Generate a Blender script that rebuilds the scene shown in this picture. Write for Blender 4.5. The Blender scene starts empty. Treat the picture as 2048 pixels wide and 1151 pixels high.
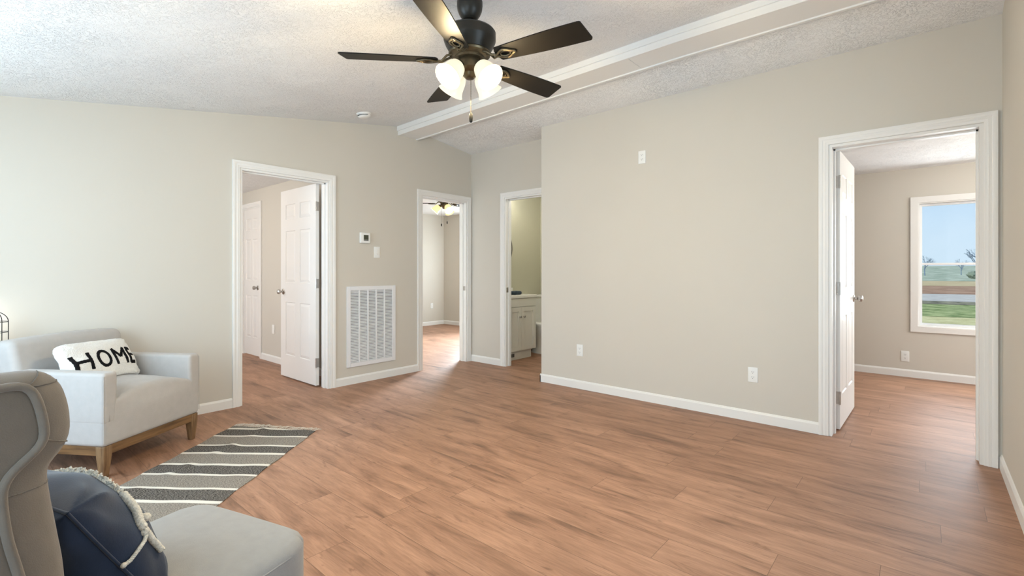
import bpy, bmesh, math, random
from mathutils import Vector, Matrix
from math import sin, cos, pi, radians as rad

sc = bpy.context.scene
COL = sc.collection
random.seed(7)

# ------------------------------------------------------------------ camera
cd = bpy.data.cameras.new('camera')
cam = bpy.data.objects.new('camera', cd)
COL.objects.link(cam)
cam.location = (0, 0, 1.158)
cam.rotation_euler = (rad(90), 0, rad(40.825))
cd.sensor_width = 36
cd.lens = 959.64 / 2048 * 36
cd.shift_y = -34.5 / 2048
cd.clip_start = 0.02
cd.clip_end = 600
sc.camera = cam

# ------------------------------------------------------------------ view, sky, sun, window light
sc.view_settings.view_transform = 'Standard'
sc.view_settings.look = 'None'
sc.view_settings.gamma = 1
sc.view_settings.exposure = 0.52

world = bpy.data.worlds.new('sky')
sc.world = world
world.use_nodes = True
wn, wl = world.node_tree.nodes, world.node_tree.links
wn.clear()
w_out = wn.new('ShaderNodeOutputWorld')
w_bg = wn.new('ShaderNodeBackground')
w_tc = wn.new('ShaderNodeTexCoord')
w_sep = wn.new('ShaderNodeSeparateXYZ')
w_ramp = wn.new('ShaderNodeValToRGB')
w_noise = wn.new('ShaderNodeTexNoise')
w_noise.inputs['Scale'].default_value = 3.0
w_noise.inputs['Detail'].default_value = 5
w_mix = wn.new('ShaderNodeMixRGB')
w_cr = wn.new('ShaderNodeValToRGB')
e = w_ramp.color_ramp.elements
e[0].position = 0.0; e[0].color = (0.48, 0.60, 0.71, 1)
e[1].position = 0.42; e[1].color = (0.28, 0.48, 0.75, 1)
w_cr.color_ramp.elements[0].position = 0.45
w_cr.color_ramp.elements[0].color = (0, 0, 0, 1)
w_cr.color_ramp.elements[1].position = 0.75
w_cr.color_ramp.elements[1].color = (0.5, 0.5, 0.5, 1)
w_mix.inputs['Color2'].default_value = (0.70, 0.78, 0.86, 1)
wl.new(w_tc.outputs['Generated'], w_sep.inputs[0])
wl.new(w_sep.outputs['Z'], w_ramp.inputs[0])
wl.new(w_tc.outputs['Generated'], w_noise.inputs['Vector'])
wl.new(w_noise.outputs[0], w_cr.inputs[0])
wl.new(w_cr.outputs[0], w_mix.inputs['Fac'])
wl.new(w_ramp.outputs[0], w_mix.inputs['Color1'])
wl.new(w_mix.outputs[0], w_bg.inputs['Color'])
w_bg.inputs['Strength'].default_value = 1.0
wl.new(w_bg.outputs[0], w_out.inputs[0])


def add_light(name, kind, loc, energy, color, size=None, size_y=None, aim=None, spread=None):
    ld = bpy.data.lights.new(name, kind)
    ld.energy = energy
    ld.color = color
    o = bpy.data.objects.new(name, ld)
    COL.objects.link(o)
    o.location = loc
    if kind == 'AREA':
        ld.shape = 'RECTANGLE'
        ld.size = size
        ld.size_y = size_y
        if spread:
            ld.spread = rad(spread)
    elif kind == 'SUN':
        ld.angle = size or 0.01
    else:
        ld.shadow_soft_size = size or 0.05
    if aim is not None:
        d = Vector(aim)
        o.rotation_euler = d.to_track_quat('-Z', 'Z').to_euler()
    return o


DAY = (0.66, 0.86, 1.0)
add_light('sun', 'SUN', (-20, 0, 30), 2.8, (1.0, 0.95, 0.86), 0.01, aim=(0.75, 0.0, -0.66))
# daylight by the window behind the camera, then two added fill lights
add_light('daylight_window_2', 'AREA', (-3.0, -0.84, 1.25), 39, DAY, 1.7, 1.3, aim=(0.12, 1, 0.06))
add_light('added_fill_front', 'AREA', (-0.75, -0.84, 1.30), 20, DAY, 1.1, 1.3, aim=(0, 1, 0.15))  # added fill to brighten the long wall, no window known here
add_light('added_fill_right', 'AREA', (0.345, 1.85, 1.35), 17, DAY, 1.9, 1.2, aim=(-1, 0.15, 0.05), spread=150)  # added fill from the unseen side, evens out the room light
# window light and lamps in the other rooms, with added fills
add_light('daylight_window_1', 'AREA', (0.39, 6.74, 1.25), 16, (0.88, 0.95, 1), 0.85, 1.25, aim=(0, -1, -0.1))
add_light('daylight_window_5', 'AREA', (2.49, 5.45, 1.35), 26, (0.88, 0.95, 1), 1.3, 1.2, aim=(-1, 0, 0.1))
add_light('daylight_window_6', 'AREA', (-6.75, 6.92, 1.3), 22, (0.80, 0.91, 1), 0.75, 1.3, aim=(-0.3, -1, -0.1))
add_light('added_fill_doorway', 'AREA', (-6.2, 6.92, 1.5), 95, (0.80, 0.91, 1), 0.75, 1.1, aim=(0.50, -1, -0.40), spread=110)  # added second light in the same far-room opening, brightens the doorway floor
add_light('daylight_window_7', 'AREA', (-6.2, -0.3, 1.3), 32, (0.90, 0.95, 1), 1.3, 1.2, aim=(0, 1, 0))
add_light('added_fill_bedroom', 'POINT', (1.2, 5.4, 2.05), 25, (1, 0.91, 0.76), 0.10)  # added to brighten the bedroom walls, no fixture known
add_light('hall_room_lamp', 'POINT', (-6.2, 1.0, 2.1), 13, (1, 0.80, 0.52), 0.10)
add_light('added_fill_bath', 'POINT', (-3.45, 5.0, 2.2), 7, (1, 0.95, 0.84), 0.10)  # added to light the vanity front, no fixture known
add_light('bath_vanity_lamp', 'POINT', (-4.2, 4.85, 2.15), 5, (1, 0.96, 0.86), 0.08)


# ------------------------------------------------------------------ materials
def _rgb(c):
    return (c[0], c[1], c[2], 1)


def srgb(r, g, b):
    f = lambda v: (v / 255 / 12.92) if v / 255 <= 0.04045 else ((v / 255 + 0.055) / 1.055) ** 2.4
    return (f(r), f(g), f(b))


def mat(name, base, rough=0.5, metal=0.0, spec=0.5, noise=None, bump=None, sheen=0.0, emit=None, obj_coords=True):
    """noise = (scale, amount): mottles the colour; bump = (scale, strength, distance)."""
    m = bpy.data.materials.new(name)
    m.use_nodes = True
    n, l = m.node_tree.nodes, m.node_tree.links
    p = n['Principled BSDF']
    p.inputs['Base Color'].default_value = _rgb(base)
    p.inputs['Roughness'].default_value = rough
    p.inputs['Metallic'].default_value = metal
    p.inputs['Specular IOR Level'].default_value = spec
    if sheen:
        p.inputs['Sheen Weight'].default_value = sheen
        p.inputs['Sheen Roughness'].default_value = 0.5
    if emit:
        p.inputs['Emission Color'].default_value = _rgb(emit[0])
        p.inputs['Emission Strength'].default_value = emit[1]
    tc = n.new('ShaderNodeTexCoord')
    if noise:
        t = n.new('ShaderNodeTexNoise')
        t.inputs['Scale'].default_value = noise[0]
        t.inputs['Detail'].default_value = 4
        l.new(tc.outputs['Object'], t.inputs['Vector'])
        r = n.new('ShaderNodeValToRGB')
        a = noise[1]
        r.color_ramp.elements[0].position = 0.3
        r.color_ramp.elements[1].position = 0.7
        r.color_ramp.elements[0].color = _rgb([c * (1 - a) for c in base])
        r.color_ramp.elements[1].color = _rgb([min(1, c * (1 + a)) for c in base])
        l.new(t.outputs[0], r.inputs[0])
        l.new(r.outputs[0], p.inputs['Base Color'])
    if bump:
        t = n.new('ShaderNodeTexNoise')
        t.inputs['Scale'].default_value = bump[0]
        t.inputs['Detail'].default_value = 3
        l.new(tc.outputs['Object'], t.inputs['Vector'])
        b = n.new('ShaderNodeBump')
        b.inputs['Strength'].default_value = bump[1]
        b.inputs['Distance'].default_value = bump[2]
        l.new(t.outputs[0], b.inputs['Height'])
        l.new(b.outputs[0], p.inputs['Normal'])
    return m


PAINT = (0.613, 0.577, 0.515)
M = {}
M['wall'] = mat('beige_wall_paint', PAINT, 0.75, spec=0.25, noise=(1.5, 0.012), bump=(220, 0.06, 0.002))
M['bath_wall'] = mat('bath_wall_paint', (0.54, 0.53, 0.42), 0.55, spec=0.4, noise=(1.5, 0.015), bump=(220, 0.06, 0.002))
M['trim'] = mat('white_trim_paint', (0.81, 0.795, 0.77), 0.38, spec=0.4, noise=(3, 0.01))
M['door'] = mat('white_door_paint', (0.79, 0.77, 0.745), 0.42, spec=0.4, noise=(4, 0.008), bump=(160, 0.05, 0.001))
M['plate'] = mat('white_plastic', (0.82, 0.82, 0.80), 0.35, noise=(30, 0.01))
M['slot'] = mat('dark_slot', (0.05, 0.05, 0.05), 0.6, noise=(80, 0.1))
M['grille'] = mat('white_enamel_grille', (0.78, 0.78, 0.80), 0.4, noise=(8, 0.01))
M['duct_shade'] = mat('painted_duct_shade', (0.14, 0.14, 0.16), 0.9, noise=(40, 0.2))  # shade behind the louvers put into this grey
M['nickel'] = mat('satin_nickel', (0.48, 0.45, 0.42), 0.32, metal=1.0, noise=(60, 0.06))
M['chrome'] = mat('chrome', (0.75, 0.75, 0.75), 0.12, metal=1.0, noise=(60, 0.02))
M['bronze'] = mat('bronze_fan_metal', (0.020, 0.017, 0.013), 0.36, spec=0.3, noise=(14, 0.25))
M['bronze_lit'] = mat('bronze_fan_metal_lit', (0.115, 0.088, 0.052), 0.36, metal=0.75, noise=(30, 0.2))  # lighter copy of the fan bronze, lamp light put into its colour
M['blade'] = mat('dark_walnut_blade', (0.007, 0.006, 0.005), 0.5, spec=0.16, noise=(9, 0.25))
M['lcd'] = mat('lcd_olive', (0.055, 0.058, 0.035), 0.2, noise=(60, 0.1))
M['fabric_grey'] = mat('pale_linen_upholstery', (0.455, 0.43, 0.41), 0.95, spec=0.15, sheen=0.15, noise=(26, 0.03), bump=(420, 0.35, 0.0015))
M['fabric_taupe'] = mat('warm_grey_velvet', (0.172, 0.146, 0.121), 0.95, spec=0.12, sheen=0.25, noise=(35, 0.05), bump=(500, 0.35, 0.0015))
M['fabric_seat'] = mat('pale_grey_velvet', (0.31, 0.30, 0.288), 0.95, spec=0.12, sheen=0.2, noise=(30, 0.04), bump=(500, 0.35, 0.0015))
M['seam'] = mat('dark_seam_thread', (0.16, 0.14, 0.12), 0.95, noise=(200, 0.2))
M['navy'] = mat('navy_cotton', (0.016, 0.026, 0.052), 0.9, spec=0.1, sheen=0.3, noise=(14, 0.2), bump=(300, 0.3, 0.001))
M['rope'] = mat('cream_cotton_rope', (0.66, 0.62, 0.54), 0.95, noise=(150, 0.15), bump=(260, 0.8, 0.003))
M['sherpa'] = mat('white_sherpa', (0.80, 0.79, 0.76), 1.0, spec=0.05, sheen=0.3, noise=(90, 0.05), bump=(150, 0.9, 0.006))
M['letter'] = mat('black_tufted_yarn', (0.012, 0.012, 0.013), 1.0, spec=0.05, noise=(200, 0.4), bump=(260, 0.9, 0.004))
M['fringe'] = mat('cream_fringe', (0.60, 0.53, 0.45), 0.95, noise=(120, 0.15))
M['navy_towel'] = mat('navy_terry', (0.030, 0.048, 0.070), 0.95, noise=(120, 0.3), bump=(300, 0.8, 0.003))
M['cabinet'] = mat('white_cabinet_paint', (0.76, 0.76, 0.72), 0.4, noise=(5, 0.01))
M['counter'] = mat('white_cultured_marble', (0.82, 0.82, 0.79), 0.2, noise=(5, 0.03))
M['porcelain'] = mat('white_porcelain', (0.82, 0.82, 0.80), 0.12, noise=(5, 0.01))
M['mirror'] = mat('mirror_silver', (0.85, 0.85, 0.85), 0.03, metal=1.0, noise=(2, 0.01))
M['mframe'] = mat('dark_thin_frame', (0.10, 0.085, 0.06), 0.4, noise=(50, 0.2))
M['wire'] = mat('black_wire', (0.006, 0.006, 0.006), 0.5, spec=0.15, noise=(60, 0.2))
M['table'] = mat('dark_side_table_wood', (0.06, 0.045, 0.035), 0.5, noise=(25, 0.25))
M['vinyl'] = mat('white_window_vinyl', (0.82, 0.83, 0.84), 0.35, noise=(10, 0.01))
M['siding'] = mat('pale_siding', (0.55, 0.55, 0.53), 0.8, noise=(6, 0.04))
M['bark'] = mat('hazed_bark', (0.26, 0.32, 0.40), 0.9, noise=(6, 0.25))  # distance haze put into the bark colour
M['bush'] = mat('hazed_shrub_green', (0.17, 0.21, 0.15), 0.9, noise=(3, 0.4), bump=(6, 0.8, 0.1))  # green lightened, distance haze put into the colour


def wood_mat(name, c0, c1, axis, sc_long, sc_cross, rough=0.5):
    m = bpy.data.materials.new(name)
    m.use_nodes = True
    n, l = m.node_tree.nodes, m.node_tree.links
    p = n['Principled BSDF']
    p.inputs['Roughness'].default_value = rough
    tc = n.new('ShaderNodeTexCoord')
    mp = n.new('ShaderNodeMapping')
    s = [sc_cross] * 3
    s[axis] = sc_long
    mp.inputs['Scale'].default_value = s
    t = n.new('ShaderNodeTexNoise')
    t.inputs['Scale'].default_value = 1
    t.inputs['Detail'].default_value = 6
    t.inputs['Distortion'].default_value = 0.6
    r = n.new('ShaderNodeValToRGB')
    r.color_ramp.elements[0].position = 0.32
    r.color_ramp.elements[0].color = _rgb(c0)
    r.color_ramp.elements[1].position = 0.66
    r.color_ramp.elements[1].color = _rgb(c1)
    l.new(tc.outputs['Object'], mp.inputs[0])
    l.new(mp.outputs[0], t.inputs['Vector'])
    l.new(t.outputs[0], r.inputs[0])
    l.new(r.outputs[0], p.inputs['Base Color'])
    return m


M['oak_x'] = wood_mat('weathered_oak_rail', (0.10, 0.050, 0.020), (0.24, 0.128, 0.052), 0, 4, 45)
M['oak_y'] = wood_mat('weathered_oak_side_rail', (0.10, 0.050, 0.020), (0.24, 0.128, 0.052), 1, 4, 45)
M['oak_z'] = wood_mat('weathered_oak_leg', (0.12, 0.062, 0.028), (0.29, 0.175, 0.085), 2, 5, 50)


def ceiling_mat():
    m = bpy.data.materials.new('stomped_ceiling_texture')
    m.use_nodes = True
    n, l = m.node_tree.nodes, m.node_tree.links
    p = n['Principled BSDF']
    p.inputs['Base Color'].default_value = (0.88, 0.88, 0.875, 1)
    p.inputs['Roughness'].default_value = 0.85
    p.inputs['Specular IOR Level'].default_value = 0.2
    tc = n.new('ShaderNodeTexCoord')
    big = n.new('ShaderNodeTexNoise')
    big.inputs['Scale'].default_value = 4.5
    big.inputs['Detail'].default_value = 2
    fine = n.new('ShaderNodeTexNoise')
    fine.inputs['Scale'].default_value = 46
    fine.inputs['Detail'].default_value = 5
    fine.inputs['Roughness'].default_value = 0.62
    fine.inputs['Distortion'].default_value = 1.6
    rf = n.new('ShaderNodeValToRGB')
    rf.color_ramp.elements[0].position = 0.50
    rf.color_ramp.elements[1].position = 0.585
    rb = n.new('ShaderNodeValToRGB')
    rb.color_ramp.elements[0].position = 0.36
    rb.color_ramp.elements[0].color = (0.40, 0.40, 0.40, 1)
    rb.color_ramp.elements[1].position = 0.62
    mul = n.new('ShaderNodeMath'); mul.operation = 'MULTIPLY'
    bp = n.new('ShaderNodeBump')
    bp.inputs['Strength'].default_value = 0.75
    bp.inputs['Distance'].default_value = 0.005
    for a in (big, fine):
        l.new(tc.outputs['Object'], a.inputs['Vector'])
    l.new(big.outputs[0], rb.inputs[0])
    l.new(fine.outputs[0], rf.inputs[0])
    l.new(rb.outputs[0], mul.inputs[0])
    l.new(rf.outputs[0], mul.inputs[1])
    l.new(mul.outputs[0], bp.inputs['Height'])
    l.new(bp.outputs[0], p.inputs['Normal'])
    return m


M['ceiling'] = ceiling_mat()


def floor_mat():
    m = bpy.data.materials.new('oak_look_vinyl_planks')
    m.use_nodes = True
    n, l = m.node_tree.nodes, m.node_tree.links
    p = n['Principled BSDF']
    p.inputs['Specular IOR Level'].default_value = 0.42
    tc = n.new('ShaderNodeTexCoord')
    br = n.new('ShaderNodeTexBrick')
    br.offset = 0.0
    br.offset_frequency = 2
    br.inputs['Scale'].default_value = 1
    br.inputs['Brick Width'].default_value = 1.22
    br.inputs['Row Height'].default_value = 0.183
    br.inputs['Mortar Size'].default_value = 0.0011
    br.inputs['Mortar Smooth'].default_value = 0.0
    br.inputs['Bias'].default_value = 0.0
    br.inputs['Color1'].default_value = (0, 0, 0, 1)
    br.inputs['Color2'].default_value = (1, 1, 1, 1)
    br.inputs['Mortar'].default_value = (0.5, 0.5, 0.5, 1)
    sp0 = n.new('ShaderNodeSeparateXYZ')
    l.new(tc.outputs['Object'], sp0.inputs[0])
    row = n.new('ShaderNodeMath'); row.operation = 'DIVIDE'
    row.inputs[1].default_value = 0.183
    l.new(sp0.outputs['Y'], row.inputs[0])
    flo = n.new('ShaderNodeMath'); flo.operation = 'FLOOR'
    l.new(row.outputs[0], flo.inputs[0])
    wnz = n.new('ShaderNodeTexWhiteNoise'); wnz.noise_dimensions = '1D'
    l.new(flo.outputs[0], wnz.inputs['W'])
    sh = n.new('ShaderNodeMath'); sh.operation = 'MULTIPLY_ADD'
    sh.inputs[1].default_value = 1.22
    l.new(wnz.outputs['Value'], sh.inputs[0])
    l.new(sp0.outputs['X'], sh.inputs[2])
    cb0 = n.new('ShaderNodeCombineXYZ')
    l.new(sh.outputs[0], cb0.inputs['X'])
    l.new(sp0.outputs['Y'], cb0.inputs['Y'])
    l.new(cb0.outputs[0], br.inputs['Vector'])
    sep = n.new('ShaderNodeSeparateColor')
    l.new(br.outputs['Color'], sep.inputs[0])
    w = n.new('ShaderNodeMath'); w.operation = 'MULTIPLY'
    w.inputs[1].default_value = 37.0
    l.new(sep.outputs[0], w.inputs[0])

    def grain(sx, sy, detail, dist):
        mp = n.new('ShaderNodeMapping')
        mp.inputs['Scale'].default_value = (sx, sy, 1)
        t = n.new('ShaderNodeTexNoise')
        t.noise_dimensions = '4D'
        t.inputs['Scale'].default_value = 1
        t.inputs['Detail'].default_value = detail
        t.inputs['Distortion'].default_value = dist
        l.new(tc.outputs['Object'], mp.inputs[0])
        l.new(mp.outputs[0], t.inputs['Vector'])
        l.new(w.outputs[0], t.inputs['W'])
        return t
    g1 = grain(1.9, 11.0, 5, 0.9)       # broad smoky streaks
    g2 = grain(7.0, 90.0, 7, 1.2)      # fine grain
    g3 = grain(4.2, 15.0, 5, 2.6)      # knots and cathedral patches
    r1 = n.new('ShaderNodeValToRGB')
    els = r1.color_ramp.elements
    els[0].position = 0.28; els[0].color = _rgb(srgb(115, 84, 65))
    els[1].position = 0.64; els[1].color = _rgb(srgb(176, 135, 109))
    k = els.new(0.43); k.color = _rgb(srgb(156, 117, 93))
    l.new(g1.outputs[0], r1.inputs[0])
    r2 = n.new('ShaderNodeValToRGB')
    r2.color_ramp.elements[0].position = 0.30
    r2.color_ramp.elements[0].color = (0.70, 0.67, 0.64, 1)
    r2.color_ramp.elements[1].position = 0.62
    r2.color_ramp.elements[1].color = (1.08, 1.08, 1.08, 1)
    l.new(g2.outputs[0], r2.inputs[0])
    m1 = n.new('ShaderNodeMixRGB'); m1.blend_type = 'MULTIPLY'
    m1.inputs['Fac'].default_value = 0.8
    l.new(r1.outputs[0], m1.inputs['Color1'])
    l.new(r2.outputs[0], m1.inputs['Color2'])
    r3 = n.new('ShaderNodeValToRGB')
    r3.color_ramp.elements[0].position = 0.27
    r3.color_ramp.elements[0].color = (0.52, 0.47, 0.44, 1)
    r3.color_ramp.elements[1].position = 0.40
    r3.color_ramp.elements[1].color = (1, 1, 1, 1)
    l.new(g3.outputs[0], r3.inputs[0])
    m2 = n.new('ShaderNodeMixRGB'); m2.blend_type = 'MULTIPLY'
    m2.inputs['Fac'].default_value = 0.75
    l.new(m1.outputs[0], m2.inputs['Color1'])
    l.new(r3.outputs[0], m2.inputs['Color2'])
    # per-plank tint
    rt = n.new('ShaderNodeValToRGB')
    rt.color_ramp.elements[0].color = (0.90, 0.885, 0.875, 1)
    rt.color_ramp.elements[1].color = (1.04, 1.04, 1.04, 1)
    l.new(sep.outputs[0], rt.inputs[0])
    m3 = n.new('ShaderNodeMixRGB'); m3.blend_type = 'MULTIPLY'
    m3.inputs['Fac'].default_value = 1
    l.new(m2.outputs[0], m3.inputs['Color1'])
    l.new(rt.outputs[0], m3.inputs['Color2'])
    seam = n.new('ShaderNodeMixRGB')
    seam.inputs['Color2'].default_value = _rgb(srgb(112, 82, 64))
    l.new(br.outputs['Fac'], seam.inputs['Fac'])
    l.new(m3.outputs[0], seam.inputs['Color1'])
    l.new(seam.outputs[0], p.inputs['Base Color'])
    rr = n.new('ShaderNodeMapRange')
    rr.inputs['To Min'].default_value = 0.42
    rr.inputs['To Max'].default_value = 0.56
    l.new(g2.outputs[0], rr.inputs[0])
    l.new(rr.outputs[0], p.inputs['Roughness'])
    b = n.new('ShaderNodeBump')
    b.inputs['Strength'].default_value = 0.12
    b.inputs['Distance'].default_value = 0.002
    l.new(g2.outputs[0], b.inputs['Height'])
    l.new(b.outputs[0], p.inputs['Normal'])
    return m


M['floor'] = floor_mat()


def rug_mat():
    m = bpy.data.materials.new('handwoven_striped_cotton')
    m.use_nodes = True
    n, l = m.node_tree.nodes, m.node_tree.links
    p = n['Principled BSDF']
    p.inputs['Roughness'].default_value = 1
    p.inputs['Specular IOR Level'].default_value = 0.05
    tc = n.new('ShaderNodeTexCoord')
    sep = n.new('ShaderNodeSeparateXYZ')
    l.new(tc.outputs['Object'], sep.inputs[0])
    nz = n.new('ShaderNodeTexNoise')
    nz.inputs['Scale'].default_value = 5
    l.new(tc.outputs['Object'], nz.inputs['Vector'])
    off = n.new('ShaderNodeMath'); off.operation = 'MULTIPLY_ADD'
    off.inputs[1].default_value = 0.012
    l.new(nz.outputs[0], off.inputs[0])
    l.new(sep.outputs['Y'], off.inputs[2])
    dv = n.new('ShaderNodeMath'); dv.operation = 'DIVIDE'
    dv.inputs[1].default_value = 1.40
    l.new(off.outputs[0], dv.inputs[0])

    def ramp(stops):
        r = n.new('ShaderNodeValToRGB')
        r.color_ramp.interpolation = 'CONSTANT'
        els = r.color_ramp.elements
        els[0].position = 0; els[0].color = _rgb([stops[0][1]] * 3)
        els[1].position = max(stops[1][0] / 1.4, 0.001); els[1].color = _rgb([stops[1][1]] * 3)
        for a, v in stops[2:]:
            q = els.new(a / 1.4); q.color = _rgb([v] * 3)
        l.new(dv.outputs[0], r.inputs[0])
        return r
    lines = [0.072, 0.222, 0.397, 0.535, 0.710, 0.850, 1.020, 1.165]
    white = [(0, 0)]
    for b in lines:
        white += [(b - 0.013, 1), (b + 0.013, 0)]
    dark = [(0, 0.35)]                      # which bands are the black salt-and-pepper ones
    for i, b in enumerate(lines):
        dark += [(b, 1.0 if i % 2 == 0 else 0.0)]
    rw, rd = ramp(white), ramp(dark)
    # woven speckle, stretched across the width
    mp = n.new('ShaderNodeMapping')
    mp.inputs['Scale'].default_value = (110, 520, 1)
    sp = n.new('ShaderNodeTexNoise')
    sp.inputs['Scale'].default_value = 1
    sp.inputs['Detail'].default_value = 2
    l.new(tc.outputs['Object'], mp.inputs[0])
    l.new(mp.outputs[0], sp.inputs['Vector'])
    cd_ = n.new('ShaderNodeValToRGB')
    cd_.color_ramp.elements[0].position = 0.44; cd_.color_ramp.elements[0].color = (0.014, 0.012, 0.011, 1)
    cd_.color_ramp.elements[1].position = 0.60; cd_.color_ramp.elements[1].color = (0.27, 0.24, 0.21, 1)
    cg = n.new('ShaderNodeValToRGB')
    cg.color_ramp.elements[0].position = 0.36; cg.color_ramp.elements[0].color = (0.075, 0.065, 0.056, 1)
    cg.color_ramp.elements[1].position = 0.58; cg.color_ramp.elements[1].color = (0.36, 0.315, 0.265, 1)
    l.new(sp.outputs[0], cd_.inputs[0])
    l.new(sp.outputs[0], cg.inputs[0])
    a = n.new('ShaderNodeMixRGB')
    l.new(rd.outputs[0], a.inputs['Fac'])
    l.new(cg.outputs[0], a.inputs['Color1'])
    l.new(cd_.outputs[0], a.inputs['Color2'])
    c = n.new('ShaderNodeMixRGB')
    l.new(rw.outputs[0], c.inputs['Fac'])
    l.new(a.outputs[0], c.inputs['Color1'])
    c.inputs['Color2'].default_value = (0.70, 0.65, 0.57, 1)
    l.new(c.outputs[0], p.inputs['Base Color'])
    b = n.new('ShaderNodeBump')
    b.inputs['Strength'].default_value = 0.5
    b.inputs['Distance'].default_value = 0.003
    l.new(sp.outputs[0], b.inputs['Height'])
    l.new(b.outputs[0], p.inputs['Normal'])
    return m


M['rug'] = rug_mat()


def glass_mat():
    m = bpy.data.materials.new('clear_window_glass')
    m.use_nodes = True
    n, l = m.node_tree.nodes, m.node_tree.links
    n.clear()
    o = n.new('ShaderNodeOutputMaterial')
    mix = n.new('ShaderNodeMixShader')
    t = n.new('ShaderNodeBsdfTransparent')
    t.inputs['Color'].default_value = (0.94, 0.96, 0.96, 1)
    g = n.new('ShaderNodeBsdfGlossy')
    g.inputs['Roughness'].default_value = 0.02
    fr = n.new('ShaderNodeFresnel')
    fr.inputs['IOR'].default_value = 1.3
    nz = n.new('ShaderNodeTexNoise')
    nz.inputs['Scale'].default_value = 2
    bp = n.new('ShaderNodeBump')
    bp.inputs['Strength'].default_value = 0.0
    l.new(nz.outputs[0], bp.inputs['Height'])
    l.new(fr.outputs[0], mix.inputs[0])
    l.new(t.outputs[0], mix.inputs[1])
    l.new(g.outputs[0], mix.inputs[2])
    l.new(mix.outputs[0], o.inputs[0])
    return m


M['glass'] = glass_mat()


def glow_mat(name, color, strength, tint=(1, 0.93, 0.75)):
    """lit frosted glass: emission colour mottled at random between tint and color."""
    m = bpy.data.materials.new(name)
    m.use_nodes = True
    n, l = m.node_tree.nodes, m.node_tree.links
    p = n['Principled BSDF']
    p.inputs['Base Color'].default_value = (0.30, 0.28, 0.24, 1)
    p.inputs['Roughness'].default_value = 0.3
    nz = n.new('ShaderNodeTexNoise')
    nz.inputs['Scale'].default_value = 12
    tc = n.new('ShaderNodeTexCoord')
    l.new(tc.outputs['Object'], nz.inputs['Vector'])
    r = n.new('ShaderNodeValToRGB')
    r.color_ramp.elements[0].color = _rgb(tint)
    r.color_ramp.elements[1].color = _rgb(color)
    l.new(nz.outputs[0], r.inputs[0])
    l.new(r.outputs[0], p.inputs['Emission Color'])
    p.inputs['Emission Strength'].default_value = strength
    return m


M['shade'] = glow_mat('lit_frosted_glass', (1, 0.93, 0.74), 0.62, (1.0, 0.86, 0.58))
M['shade2'] = glow_mat('lit_amber_glass', (1, 0.86, 0.42), 0.75, (1.0, 0.74, 0.26))
M['bulb'] = glow_mat('lit_bulb', (1, 0.97, 0.88), 9.0, (1, 0.96, 0.86))


def ground_mat(name, c0, c1, scale, stretch=(1, 1, 1), spots=None):
    m = bpy.data.materials.new(name)
    m.use_nodes = True
    n, l = m.node_tree.nodes, m.node_tree.links
    p = n['Principled BSDF']
    p.inputs['Roughness'].default_value = 1
    p.inputs['Specular IOR Level'].default_value = 0.05
    tc = n.new('ShaderNodeTexCoord')
    mp = n.new('ShaderNodeMapping')
    mp.inputs['Scale'].default_value = stretch
    t = n.new('ShaderNodeTexNoise')
    t.inputs['Scale'].default_value = scale
    t.inputs['Detail'].default_value = 7
    t.inputs['Roughness'].default_value = 0.7
    r = n.new('ShaderNodeValToRGB')
    r.color_ramp.elements[0].position = 0.34; r.color_ramp.elements[0].color = _rgb(c0)
    r.color_ramp.elements[1].position = 0.66; r.color_ramp.elements[1].color = _rgb(c1)
    l.new(tc.outputs['Object'], mp.inputs[0])
    l.new(mp.outputs[0], t.inputs['Vector'])
    l.new(t.outputs[0], r.inputs[0])
    l.new(r.outputs[0], p.inputs['Base Color'])
    return m


M['g_lawn'] = ground_mat('dry_lawn', (0.36, 0.32, 0.15), (0.58, 0.52, 0.29), 2.0)
M['g_green'] = ground_mat('green_verge', (0.08, 0.13, 0.035), (0.40, 0.42, 0.20), 1.4)
M['g_ditch'] = ground_mat('dark_verge', (0.04, 0.035, 0.03), (0.32, 0.29, 0.20), 1.6)
M['g_road'] = ground_mat('pale_gravel_road', (0.36, 0.33, 0.30), (0.50, 0.46, 0.42), 1.5)
M['g_soil'] = ground_mat('red_ploughed_soil', (0.15, 0.065, 0.04), (0.46, 0.30, 0.20), 0.9, (0.5, 1.5, 1))
M['g_tan'] = ground_mat('tan_grass', (0.34, 0.25, 0.13), (0.52, 0.42, 0.26), 0.6, (0.5, 1.5, 1))
M['g_field'] = ground_mat('hazy_green_field', (0.11, 0.16, 0.10), (0.52, 0.53, 0.43), 0.5, (0.5, 0.8, 1))  # distance haze put into the field colours


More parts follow.
